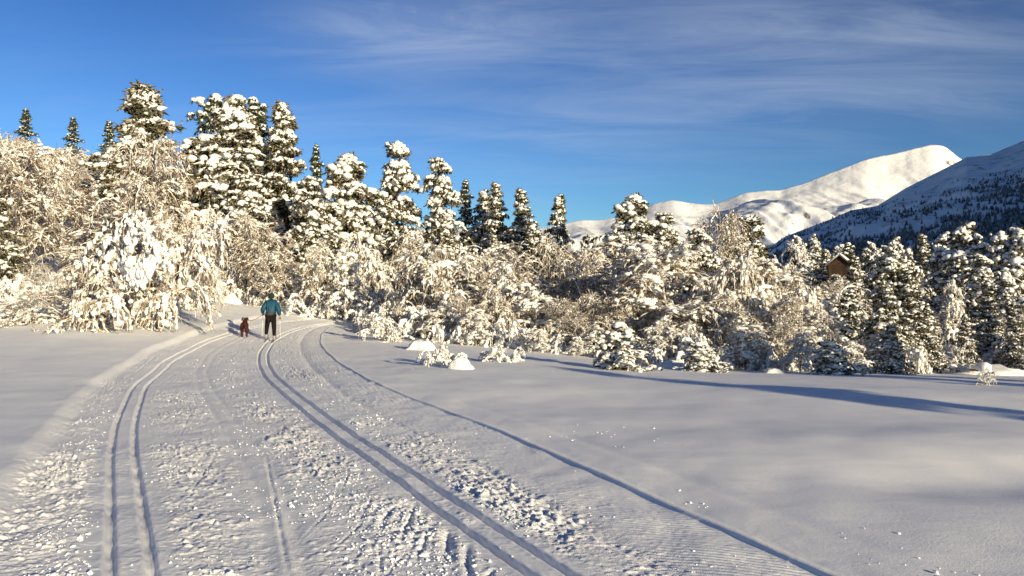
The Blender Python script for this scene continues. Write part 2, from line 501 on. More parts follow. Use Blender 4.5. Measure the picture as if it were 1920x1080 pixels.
quads = np.stack([idx[:-1, :-1], idx[:-1, 1:], idx[1:, 1:], idx[1:, :-1]], -1).reshape(-1, 4)
ground = link('ground', mesh_np('ground', np.stack([X.ravel(), YY.ravel(), Z], 1), quads=quads, mat=MAT['ground']))
_at = ground.data.attributes.new('broken', 'FLOAT', 'POINT')
_xf, _yf = X.ravel(), YY.ravel()
_br = sst(-0.3, 0.1, _xf - C_LE(_yf)) * (1 - sst(-0.9, -0.5, _xf - C_RE(_yf))) * sst(-20, -10, _yf) * (1 - sst(40, 60, _yf))
for _c in (C_L, C_R):
    _br = _br * sst(0.20, 0.30, np.abs(_xf - _c(_yf)) / 1.1)
_br = _br * (0.5 + np.clip(1.4 * vn2(_xf * 0.9, _yf * 0.6, 4) + 0.3, 0, 1) * 0.6)
_at.data.foreach_set('value', _br.astype(np.float32))
tag(ground, 'snow-covered ground with groomed ski trail and set tracks', kind='structure')

# ------------------------------------------------------------------ mountains
def py2z(py, d): return H + (PYH - py) * d / F
def mat_mountain(name, rock, amount):
    m, t, p = new_mat(name)
    tcn, n = noise_col(t, p, rock, (0.86, 0.87, 0.89), 0.012, 9, amount, amount + 0.03)
    n.inputs['Roughness'].default_value = 0.65
    p.inputs['Roughness'].default_value = 0.8
    p.inputs['Specular IOR Level'].default_value = 0.1
    return m
m_far, t_, p_ = new_mat('high mountain snow')
p_.inputs['Roughness'].default_value = 0.8
p_.inputs['Specular IOR Level'].default_value = 0.1
geo = t_.nodes.new('ShaderNodeNewGeometry'); sx = t_.nodes.new('ShaderNodeSeparateXYZ')
t_.links.new(geo.outputs['Normal'], sx.inputs[0])
tcn = t_.nodes.new('ShaderNodeTexCoord'); nn = t_.nodes.new('ShaderNodeTexNoise')
nn.inputs['Scale'].default_value = 0.02; nn.inputs['Detail'].default_value = 8
t_.links.new(tcn.outputs['Object'], nn.inputs['Vector'])
ma = t_.nodes.new('ShaderNodeMath'); ma.operation = 'MULTIPLY_ADD'; ma.inputs[1].default_value = 0.5
t_.links.new(nn.outputs['Fac'], ma.inputs[0]); t_.links.new(sx.outputs[2], ma.inputs[2])
rp = t_.nodes.new('ShaderNodeValToRGB')
rp.color_ramp.elements[0].position = 0.80; rp.color_ramp.elements[0].color = (0.16, 0.14, 0.13, 1)
rp.color_ramp.elements[1].position = 0.88; rp.color_ramp.elements[1].color = (0.86, 0.87, 0.89, 1)
bump(t_, p_, tcn, [(0.006, 1.0), (0.022, 0.3)], 20.0, .6)
t_.links.new(ma.outputs[0], rp.inputs[0]); t_.links.new(rp.outputs[0], p_.inputs['Base Color'])

RIDGE_FAR = [(-2600, 470), (-1200, 455), (0, 440), (700, 430), (1000, 428), (1085, 414), (1120, 412), (1180, 402), (1225, 384), (1262, 375), (1300, 382), (1335, 384), (1400, 362), (1470, 356), (1550, 328), (1620, 300), (1700, 284), (1745, 272), (1772, 272), (1802, 295), (1870, 335), (2000, 350), (2300, 330), (3200, 370)]
def mountain_far():
    D = 5200.0
    cols = np.concatenate([np.linspace(-2600, 960, 120), np.linspace(966, 2000, 420), np.linspace(2010, 3200, 60)])
    dd = np.concatenate([np.linspace(2600, D, 190), np.linspace(D + 30, 8200, 60)])
    rp_ = np.array(RIDGE_FAR)
    rz = py2z(np.interp(cols, rp_[:, 0], rp_[:, 1]), D)
    fx = np.linspace(-2700, 3300, 6001); fz = py2z(np.interp(fx, rp_[:, 0], rp_[:, 1]), D)
    kk = np.exp(-0.5 * (np.arange(-54, 55) / 7.0) ** 2); kk /= kk.sum()
    fz = np.convolve(np.pad(fz, 54, mode='edge'), kk, 'valid')
    rz = np.interp(cols, fx, fz) + 16 * fbm(cols * 0.012, cols * 0, 5, 1)
    PXg, Dg = np.meshgrid(cols, dd)
    Xg = (PXg - PXC) / F * Dg
    top = np.broadcast_to(rz, PXg.shape)
    t = np.clip((Dg - 2600) / (D - 2600), 0, 1)
    # a broad shoulder in front, then steeper near the crest
    front = 0.08 + 0.92 * (0.42 * t + 0.58 * t ** 2.6)
    tb = np.clip((Dg - D) / 3000, 0, 1)
    prof = np.where(Dg <= D, front, 1 - 0.9 * tb)
    Z_ = top * prof
    w = np.sin(np.pi * np.clip(t, 0, 1)) * (Dg <= D) + 0.25 * tb
    xr = Xg * 0.72 + Dg * 0.69; yr = -Xg * 0.69 + Dg * 0.72
    big = fbm(xr / 620, yr / 620, 4, 2)
    gully = 1 - np.abs(fbm(Xg / 210 + Dg / 900, Dg / 1500, 4, 3)) * 2
    Z_ = Z_ + w * (150 * big + 62 * (gully - 0.5)) + 15 * fbm(Xg / 110 + Dg / 300, Dg / 500, 5, 1, .6) * np.clip(w * 1.3 + .12, 0, 1)
    # the sharp step under the summit
    u = (PXg - 1640) / 110
    Z_ = Z_ - 55 * np.exp(-u * u) * np.exp(-((t - 0.80) / 0.10) ** 2)
    spur = sst(1330, 1470, PXg + (Dg - 4500) * .12) * (1 - sst(1480, 1720, PXg + (Dg - 4500) * .12))
    Z_ = Z_ + 100 * spur * np.exp(-((Dg - 4450) / 420) ** 2)
    Z_ = np.where(t < 0.02, -60, Z_)
    nr_, nc_ = Xg.shape; ix = np.arange(nr_ * nc_).reshape(nr_, nc_)
    q = np.stack([ix[:-1, :-1], ix[:-1, 1:], ix[1:, 1:], ix[1:, :-1]], -1).reshape(-1, 4)
    o = link('mountain', mesh_np('mountain_far', np.stack([Xg.ravel(), Dg.ravel(), Z_.ravel()], 1), quads=q, mat=m_far))
    tag(o, 'far sunlit snowy mountain with a blunt summit and bare white flanks', kind='structure')
mountain_far()

# the nearer mountain on the right: rises away to the right and is shaded by the added shoulder
RIDGE_NEAR = [(1300, 500), (1400, 468), (1462, 447), (1500, 433), (1560, 410), (1596, 394), (1645, 386), (1700, 352), (1760, 322), (1815, 294), (1862, 288), (1920, 264), (2050, 215), (2300, 130), (2700, 20), (3300, -60)]
rpn = np.array(RIDGE_NEAR)
def near_h(px, d):
    D = 1900.0
    rz = py2z(np.interp(px, rpn[:, 0], rpn[:, 1]), D)
    t = np.clip((d - 420) / (D - 420), 0, 1)
    front = 0.02 + 0.98 * (0.72 * t + 0.28 * t * t)
    x = (px - PXC) / F * d
    z = np.where(d <= D, rz * front, rz * (1 - 0.5 * np.clip((d - D) / 1200, 0, 1)))
    w = np.sin(np.pi * t)
    z = z + w * (26 * fbm(x / 170, d / 170, 5, 4) + 14 * (0.5 - np.abs(fbm(x / 90 + 3, d / 90, 4, 2)) * 2))
    edge = sst(1300, 1480, px)
    return z * edge - 8 * (1 - edge)
def mountain_near():
    cols = np.concatenate([np.linspace(1300, 1960, 260), np.linspace(1966, 3300, 110)])
    dd = np.concatenate([np.linspace(420, 1900, 200), np.linspace(1920, 3100, 40)])
    PXg, Dg = np.meshgrid(cols, dd)
    Z_ = near_h(PXg, Dg)
    Xg = (PXg - PXC) / F * Dg
    # a high shoulder outside the picture is added below for its shade
    nr_, nc_ = Xg.shape; ix = np.arange(nr_ * nc_).reshape(nr_, nc_)
    q = np.stack([ix[:-1, :-1], ix[:-1, 1:], ix[1:, 1:], ix[1:, :-1]], -1).reshape(-1, 4)
    m, t, p = new_mat('shaded mountain snow and scrub')
    tcn, n = noise_col(t, p, (0.38, 0.38, 0.38), (0.86, 0.87, 0.89), 0.03, 9, 0.36, 0.46)
    n.inputs['Roughness'].default_value = 0.7
    p.inputs['Roughness'].default_value = 0.85; p.inputs['Specular IOR Level'].default_value = 0.1
    o = link('mountain', mesh_np('mountain_near', np.stack([Xg.ravel(), Dg.ravel(), Z_.ravel()], 1), quads=q, mat=m))
    tag(o, 'nearer mountain in blue shade on the right with a dark treeline', kind='structure')
    # unseen shoulder added right of the view, shaped to hold the valley side in shade
    s_ = np.concatenate([np.linspace(180, 900, 60), np.linspace(920, 3600, 60)]); ys = np.linspace(-1500, 420, 80)
    SS, B = np.meshgrid(s_, ys)
    A = SS - 0.695 * B
    crest = 190 * sst(250, 420, SS) + 640 * sst(420, 1900, SS)
    crest = crest * (1 - sst(3000, 3600, SS))
    h = crest * np.where(B > -150, np.exp(-((B + 150) / 210) ** 2), np.exp(-((B + 150) / 520) ** 2))
    h = h * (1 + .22 * fbm(A / 260, B / 260, 4, 1)) * sst(-1500, -1200, B) - 14
    ix = np.arange(A.size).reshape(A.shape)
    q = np.stack([ix[:-1, :-1], ix[:-1, 1:], ix[1:, 1:], ix[1:, :-1]], -1).reshape(-1, 4)
    o = link('shading_hill', mesh_np('shading_hill', np.stack([A.ravel(), B.ravel(), h.ravel()], 1), quads=q, mat=m))
    tag(o, 'unseen snowy shoulder added right of the view to shade the mountain', kind='structure')
mountain_near()

def distant_forest():
    """thousands of tiny firs on the shaded slope and the valley floor"""
    G = Geo(); Sn = Geo()
    g = np.random.default_rng(5)
    n = 34000
    px = g.uniform(1330, 2080, n); d = g.uniform(430, 1850, n) ** 1.0
    d = 430 + 1420 * g.random(n) ** 1.4
    x = (px - PXC) / F * d
    z = near_h(px, d)
    py = PYH - (z - H) * F / d
    dens = 0.62 + 2.4 * fbm(x / 150, d / 220, 4, 2)
    line = np.interp(px, [1300, 1600, 1700, 1920, 2100], [430, 400, 372, 305, 280])      # treeline
    line = line + 60 * vn2(x / 90, d / 160, 1)
    dens = dens * sst(0, 90, py - line)
    keep = g.random(n) < dens
    px, d, x, z = px[keep], d[keep], x[keep], z[keep]
    m = len(x); hh = g.uniform(2.5, 6.5, m) * np.where(g.random(m) < .1, 1.5, 1); ww = hh * g.uniform(0.2, 0.42, m)
    ang = np.arange(5) * 2 * np.pi / 5
    for lvl, (z0, z1, r) in enumerate([(0.05, 0.55, 1.0), (0.35, 0.8, 0.72), (0.62, 1.0, 0.46)]):
        ring = np.stack([np.cos(ang), np.sin(ang)], 1)[None] * (ww * r)[:, None, None] * (1 + g.normal(0, .2, (m, 5, 1)))
        V = np.zeros((m, 6, 3)); V[:, :5, :2] = ring + np.stack([x, d], 1)[:, None]
        V[:, :5, 2] = (z + hh * z0)[:, None] + g.normal(0, .3, (m, 5)); V[:, 5] = np.stack([x, d, z + hh * z1], 1)
        f = np.array([[i, (i + 1) % 5, 5] for i in range(5)])[None] + (np.arange(m) * 6)[:, None, None]
        G.add(V, t=f)
    me = G.mesh('distant_forest', simple('far wood', (0.03, 0.035, 0.03), (0.34, 0.35, 0.36), 0.25, 0.9, None))
    tag(link('distant_forest', me), 'far wood of small dark trees on the shaded mountain slope', 'forest', kind='stuff')
distant_forest()

# ------------------------------------------------------------------ trees
def norm(a): return a / (np.linalg.norm(a, axis=-1, keepdims=True) + 1e-9)
def grow(P0, D0, L, n, grav, wob, g, curl=1.0):
    """many branches at once: start points, directions, lengths; direction bends down along the way"""
    m = len(P0); P = np.zeros((m, n, 3)); P[:, 0] = P0
    D = norm(D0.copy()); st = (L / (n - 1))[:, None]
    grav = np.broadcast_to(grav, (m,))
    for i in range(1, n):
        D = D + g.normal(0, wob, (m, 3))
        D[:, 2] -= grav * (i / n) ** curl
        D = norm(D)
        P[:, i] = P[:, i - 1] + D * st
    return P
def sample(P, t):
    """point and tangent along paths; P (m,n,3), t (m,k)"""
    n = P.shape[1]; f = t * (n - 1); i = np.floor(f).astype(int).clip(0, n - 2); w = (f - i)[..., None]
    a = np.take_along_axis(P, i[..., None], 1); b = np.take_along_axis(P, (i + 1)[..., None], 1)
    return a * (1 - w) + b * w, norm(b - a)

def birch_meshes(seed, hgt=5.0, spread=0.5, droop=0.35, nmain=30, nsub=10, ntw=9, lean=0.12, rimey=1.0, stems=1, lumpy=1.0, low=0.15):
    """birch bowed by snow: thin drooping twigs, every one loaded"""
    g = np.random.default_rng(seed)
    wood = Geo(); tw = Geo(); sn = Geo()
    TP = []
    for s_ in range(stems):
        n = 10
        a = g.uniform(0, 6.28)
        ln = lean * (1 if stems == 1 else 1.8)
        P = grow(np.array([[g.normal(0, .08 * stems), g.normal(0, .08 * stems), -0.15]]), np.array([[math.cos(a) * ln, math.sin(a) * ln, 1.0]]), np.array([hgt * 0.98 / (1 - 0.1 * lean)]) * (1 if s_ == 0 else g.uniform(.65, .95)), n, 0.03 + lean * 0.25, 0.06, g, 2.0)
        TP.append(P)
    TP = np.concatenate(TP)
    wood.tubes(TP, np.linspace(0.022, 0.004, 10)[None].repeat(len(TP), 0) * hgt * 0.7, 6)
    per = max(1, nmain // stems)
    t = np.sort(g.uniform(low, 1.0, (len(TP), per)), 1)
    p, tan = sample(TP, t)
    p = p.reshape(-1, 3); m = len(p); tt = t.reshape(-1)
    az = np.arange(m) * 2.4 + g.normal(0, .4, m)
    el = g.uniform(0.35, 1.1, m)
    D0 = np.stack([np.cos(az) * np.cos(el), np.sin(az) * np.cos(el), np.sin(el)], 1)
    L = hgt * spread * (1.05 - 0.62 * tt) * g.uniform(.7, 1.15, m)
    MB = grow(p, D0, L, 9, droop * g.uniform(.7, 1.4, m), 0.09, g)
    MB[..., 2] = np.maximum(MB[..., 2], 0.05)
    r = np.linspace(1, .3, 9)[None] * (0.0065 * hgt * (L / L.max()) ** .5)[:, None]
    wood.tubes(MB, r, 4)
    # sub-branches
    t = g.uniform(.2, 1, (m, nsub)); p, tan = sample(MB, t)
    p = p.reshape(-1, 3); tan = tan.reshape(-1, 3); k = len(p)
    side = norm(np.cross(tan, [0, 0, 1.0])) * g.choice([-1, 1], (k, 1))
    D0 = tan * .7 + side * g.uniform(.3, 1.0, (k, 1)) + np.array([0, 0, 1]) * g.uniform(-.25, .6, (k, 1))
    Ls = hgt * spread * g.uniform(.22, .5, k) * np.repeat(L / L.max(), nsub) ** .5
    SB = grow(p, D0, Ls, 6, droop * 1.15 * g.uniform(.2, 1.7, k), 0.20, g)
    SB[..., 2] = np.maximum(SB[..., 2], 0.04)
    tw.tubes(SB, np.linspace(1, .4, 6)[None].repeat(k, 0) * 0.0024 * hgt, 3)
    # twigs
    t = g.uniform(.12, 1, (k, ntw)); p, tan = sample(SB, t)
    p = p.reshape(-1, 3); tan = tan.reshape(-1, 3); q = len(p)
    side = norm(g.normal(0, 1, (q, 3)))
    D0 = tan * .8 + side * .8
    Lt = hgt * g.uniform(.035, .10, q)
    TW = grow(p, D0, Lt, 4, droop * 1.1, 0.28, g)
    TW[..., 2] = np.maximum(TW[..., 2], 0.03)
    bare = g.random(q) < 0.5
    tw.tubes(TW[bare], np.full((bare.sum(), 4), 0.0016 * hgt), 3)
    # snow lying on it all
    fine = lambda P, n: sample(P, np.linspace(0, 1, n)[None].repeat(len(P), 0))[0]
    MBf = fine(MB, 20) + g.normal(0, .0022 * hgt, (m, 20, 3)); SBf = fine(SB, 10) + g.normal(0, .0020 * hgt, (k, 10, 3))
    ms = g.uniform(.35, 1.5, MBf.shape[:2]) * (0.0105 * hgt * rimey * (L / L.max()) ** .35)[:, None]
    ms[:, 0] *= .4; ms[:, -1] *= .5
    sn.tubes(MBf, ms, 5, up=.75, flat=.8)
    ss = np.exp(g.normal(-.25, .55, SBf.shape[:2])).clip(.15, 2.3) * 0.0066 * hgt * rimey; ss[:, -1] *= .5
    rim = Geo()
    rim.tubes(SBf, ss, 4, up=.7, flat=.85)
    ts = g.uniform(.4, 1.6, TW.shape[:2]) * 0.0038 * hgt * rimey; ts[:, -1] *= .3
    rim.tubes(TW[~bare], ts[~bare], 3, up=.5)
    # thicker cushions in the forks and on the bowed tops
    nb = int(m * 7 * lumpy)
    c, _ = sample(MB, g.uniform(.15, 1, (m, max(1, int(7 * lumpy))))); c = c.reshape(-1, 3)
    c[:, 2] += .012 * hgt
    sn.blobs(c, g.uniform(.014, .036, len(c)) * hgt * rimey, 0, .7, .22, seed)
    c, _ = sample(SB, g.uniform(.1, 1, (k, 2))); c = c.reshape(-1, 3)
    sn.blobs(c, g.uniform(.008, .020, len(c)) * hgt * rimey, 0, .85, .25, seed + 1)
    return dict(trunk=wood.mesh('birch_trunk', MAT['birch']), crown=tw.mesh('birch_crown', MAT['twig']),
                snow_load=sn.mesh('birch_snow', MAT['snow']), rime=rim.mesh('birch_rime', MAT['rime'])), hgt

def conifer_meshes(seed, hgt=9.0, rad=2.0, prof='spruce', nb=95, load=1.0, nlat=6, dark=False, clear=0.06, top_pow=1.0):
    """spruce or pine with boughs pressed down under cushions of snow"""
    g = np.random.default_rng(seed)
    wood = Geo(); nd = Geo(); sn = Geo()
    n = 12
    TP = grow(np.array([[0, 0, -0.2]]), np.array([[g.normal(0, .02), g.normal(0, .02), 1.0]]), np.array([hgt * 1.0]), n, 0.0, 0.012, g)
    wood.tubes(TP, np.linspace(1, .12, n)[None] * 0.017 * hgt, 7)
    tb = np.linspace(clear, .985, nb) + g.normal(0, .02, nb); tb = tb.clip(.03, .99)
    clump = 0.86 + .75 * np.interp(tb * 9 + np.arange(nb) % 5 * 3.1, np.arange(26), g.uniform(-.5, .5, 26))
    if prof == 'spruce':
        R = (1 - tb) ** (.92 * top_pow) * clump * g.uniform(.55, 1.2, nb) + .02
        el = g.uniform(-.85, .15, nb) + .75 * tb; grav = .20
    else:
        R = np.sqrt(np.clip(1 - ((tb - .34) / .68) ** 2, 0.02, 1)) * (1 - .25 * tb) * np.sqrt(np.clip((1 - tb) / .13, .05, 1)) * clump * g.uniform(.45, 1.25, nb)
        el = g.uniform(-.8, .7, nb) + .35 * tb; grav = .28
    L = rad * R + .035 * rad
    az = np.arange(nb) * 2.399 + g.normal(0, .8, nb)
    P0, _ = sample(TP, tb[None]); P0 = P0[0]
    D0 = np.stack([np.cos(az) * np.cos(el), np.sin(az) * np.cos(el), np.sin(el)], 1)
    B = grow(P0, D0, L, 7, grav * g.uniform(.3, 1.8, nb), .10, g)
    wood.tubes(B, np.linspace(1, .3, 7)[None] * (0.006 * rad * (.3 + R))[:, None], 4)
    # laterals, a flat fan left and right of the bough
    t = np.linspace(.25, .98, nlat)[None] + g.normal(0, .05, (nb, nlat)); t = t.clip(.1, 1)
    p, tan = sample(B, t); tl_ = t.reshape(-1)
    p = p.reshape(-1, 3); tan = tan.reshape(-1, 3); k = len(p)
    side = norm(np.cross(tan, [0, 0, 1.0])) * np.tile([1, -1], k)[:k, None]
    Ll = np.repeat(L, nlat) * (0.62 - .38 * tl_) * g.uniform(.6, 1.1, k) + .05 * rad
    LT = grow(p, tan * .6 + side + g.normal(0, .25, (k, 3)), Ll, 5, grav * 1.6, .14, g)
    LT[..., 2] = np.maximum(LT[..., 2], .04); B[..., 2] = np.maximum(B[..., 2], .04)
    nd.tubes(LT, np.full((k, 5), .010 * rad), 3)
    # needle sprays: thin blades along boughs and laterals
    def sprays(P, per, ln, wd):
        m = len(P); t = g.uniform(.1, 1, (m, per)); p, tn = sample(P, t)
        p = p.reshape(-1, 3); tn = tn.reshape(-1, 3); q = len(p)
        sd_ = norm(g.normal(0, 1, (q, 3)) * np.array([1, 1, .8]) + np.array([0, 0, -.5]))
        d = norm(tn * .7 + sd_ * .9); w = norm(np.cross(d, g.normal(0, 1, (q, 3))))
        l = (ln * g.uniform(.6, 1.4, q))[:, None]; ww = (wd * g.uniform(.7, 1.3, q))[:, None]
        V = np.stack([p - w * ww * .5, p + w * ww * .5, p + d * l * .6 + w * ww, p + d * l, p + d * l * .55 - w * ww], 1)
        f = np.array([[0, 1, 2], [0, 2, 4], [4, 2, 3]])[None] + (np.arange(q) * 5)[:, None, None]
        nd.add(V, t=f)
    sprays(B, 22, .15 * rad, .020 * rad)
    sprays(LT, 13, .115 * rad, .017 * rad)
    # cushions: big on the bough, small out on the fans
    lo = .45 if prof == 'spruce' else .3
    c, _ = sample(B, g.uniform(.22, 1.0, (nb, 4))); c = c.reshape(-1, 3); keep = g.random(len(c)) < .75 * min(1, load); c = c[keep]
    rr = np.exp(g.normal(math.log(.045), .40, len(c))).clip(.024, .10) * rad * (.75 + .3 * load) * (1.0 if prof == 'spruce' else 1.25)
    c[:, 2] += .35 * rr
    sn.blobs(c, rr, 1, .92, .17, seed)
    c, _ = sample(LT, g.uniform(.1, 1, (k, 4))); c = c.reshape(-1, 3); keep = g.random(len(c)) < .62 * min(1, load); c = c[keep]
    rr = np.exp(g.normal(math.log(.030), .40, len(c))).clip(.013, .07) * rad * (.75 + .3 * load) * (1.0 if prof == 'spruce' else 1.2)
    c[:, 2] += .3 * rr
    sn.blobs(c, rr, 0, 1.0, .20, seed + 3)
    # snow creeping along every lateral
    keep = g.random(k) < .55 * min(1, load)
    sr = g.uniform(.6, 1.4, (k, 5)) * .017 * rad * load; sr[:, -1] *= .5
    sn.tubes(LT[keep], sr[keep], 4, up=.8, flat=.7)
    # crown tip
    tip = TP[:, -1]
    sn.blobs(tip + g.normal(0, .02 * rad, (4, 3)) + np.array([0, 0, -.02 * hgt]), g.uniform(.02, .035, 4) * rad, 1, 1.1, .15, seed + 5)
    sprays(TP[:, -3:], 26, .10 * rad, .014 * rad)
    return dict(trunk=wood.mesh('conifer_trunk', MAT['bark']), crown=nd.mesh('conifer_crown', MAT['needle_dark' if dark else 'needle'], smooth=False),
                snow_load=sn.mesh('conifer_snow', MAT['snow'])), hgt

ARCH = {
    'birch0': birch_meshes(21, 5, .50, .34), 'birch1': birch_meshes(22, 5, .46, .42, lean=.35), 'birch2': birch_meshes(23, 5, .58, .46, stems=3, nmain=33),
    'birch3': birch_meshes(24, 5, .42, .30, nmain=26, nsub=8, rimey=1.15), 'birch4': birch_meshes(25, 5, .62, .52, stems=2, nmain=30, rimey=1.25, lean=.5),
    'birch5': birch_meshes(26, 5, .40, .50, nmain=28, nsub=8, ntw=6, rimey=1.35, lumpy=1.4),
    'birch6': birch_meshes(27, 5, .52, .36, nmain=34, rimey=.62, lumpy=.5), 'birch7': birch_meshes(28, 5, .60, .42, stems=2, nmain=32, rimey=.6, lumpy=.6, lean=.3),
    'bush0': birch_meshes(31, 2.2, .75, .55, stems=4, nmain=24, nsub=7, ntw=5, lean=.6, rimey=1.5, lumpy=1.5, low=.1),
    'bush1': birch_meshes(32, 2.2, .85, .60, stems=5, nmain=25, nsub=7, ntw=5, lean=.8, rimey=1.9, lumpy=2.0, low=.1),
    'bush2': conifer_meshes(61, 2.2, 1.25, 'pine', 46, 1.5, clear=.04, nlat=5),
    'spruce0': conifer_meshes(41, 9, 2.3, 'spruce', 112, 1.0), 'spruce1': conifer_meshes(42, 9, 2.8, 'spruce', 120, 1.1),
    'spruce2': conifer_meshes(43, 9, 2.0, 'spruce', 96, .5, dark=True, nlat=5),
    'pine0': conifer_meshes(51, 9, 2.1, 'pine', 105, 1.0, clear=.10), 'pine1': conifer_meshes(52, 9, 2.7, 'pine', 125, 1.1, clear=.06),
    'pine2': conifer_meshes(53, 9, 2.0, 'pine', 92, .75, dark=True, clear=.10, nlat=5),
}
WID = {}
for k_, (ms, h_) in ARCH.items():
    co = np.concatenate([np.array([v_.co[:] for v_ in ms['crown'].vertices])[::7]])
    WID[k_] = (np.percentile(np.hypot(co[:, 0], co[:, 1]), 96) * 2, np.percentile(co[:, 2], 99.9))
NAMEOF = lambda k_: 'birch_tree' if k_.startswith('birch') else 'snowy_bush' if k_.startswith('bush') else 'spruce_tree' if k_.startswith('spruce') else 'pine_tree'
CATOF = lambda k_: 'bush' if k_.startswith('bush') else 'tree'
def plant(kind, x, y, hgt, wid=None, rz=None, label=None, group=None, sink=0.0, tilt=None):
    ms, h0 = ARCH[kind]
    w0, top0 = WID[kind]
    s = hgt / top0
    sw = s if wid is None else wid / w0
    sw = min(max(sw, .6 * s), (2.0 if kind[0] == 'b' else 1.38) * s)
    r = empty(NAMEOF(kind), (x, y, float(base_z(x, y)) - sink), random.uniform(0, 6.28) if rz is None else rz)
    if tilt: r.rotation_euler = (tilt[0], tilt[1], r.rotation_euler[2])
    r.scale = (sw * random.uniform(.94, 1.06), sw * random.uniform(.94, 1.06), s)
    for nm, me in ms.items():
        c = link(nm, me, r)
        if nm in ('rime', 'snow_load'): c['kind'] = 'stuff'
    tag(r, label, CATOF(kind), group)
    return r
def seen(kind, px, d, top, wpx=None, label=None, group=None, **kw):
    """a tree at its distance whose top stands where the photograph shows it"""
    x = (px - PXC) / F * d
    zt = H + (PYH - top) * d / F
    h = zt - float(base_z(x, d))
    return plant(kind, x, d, max(h, .4), None if wpx is None else wpx * d / F, label=label, group=group, **kw)

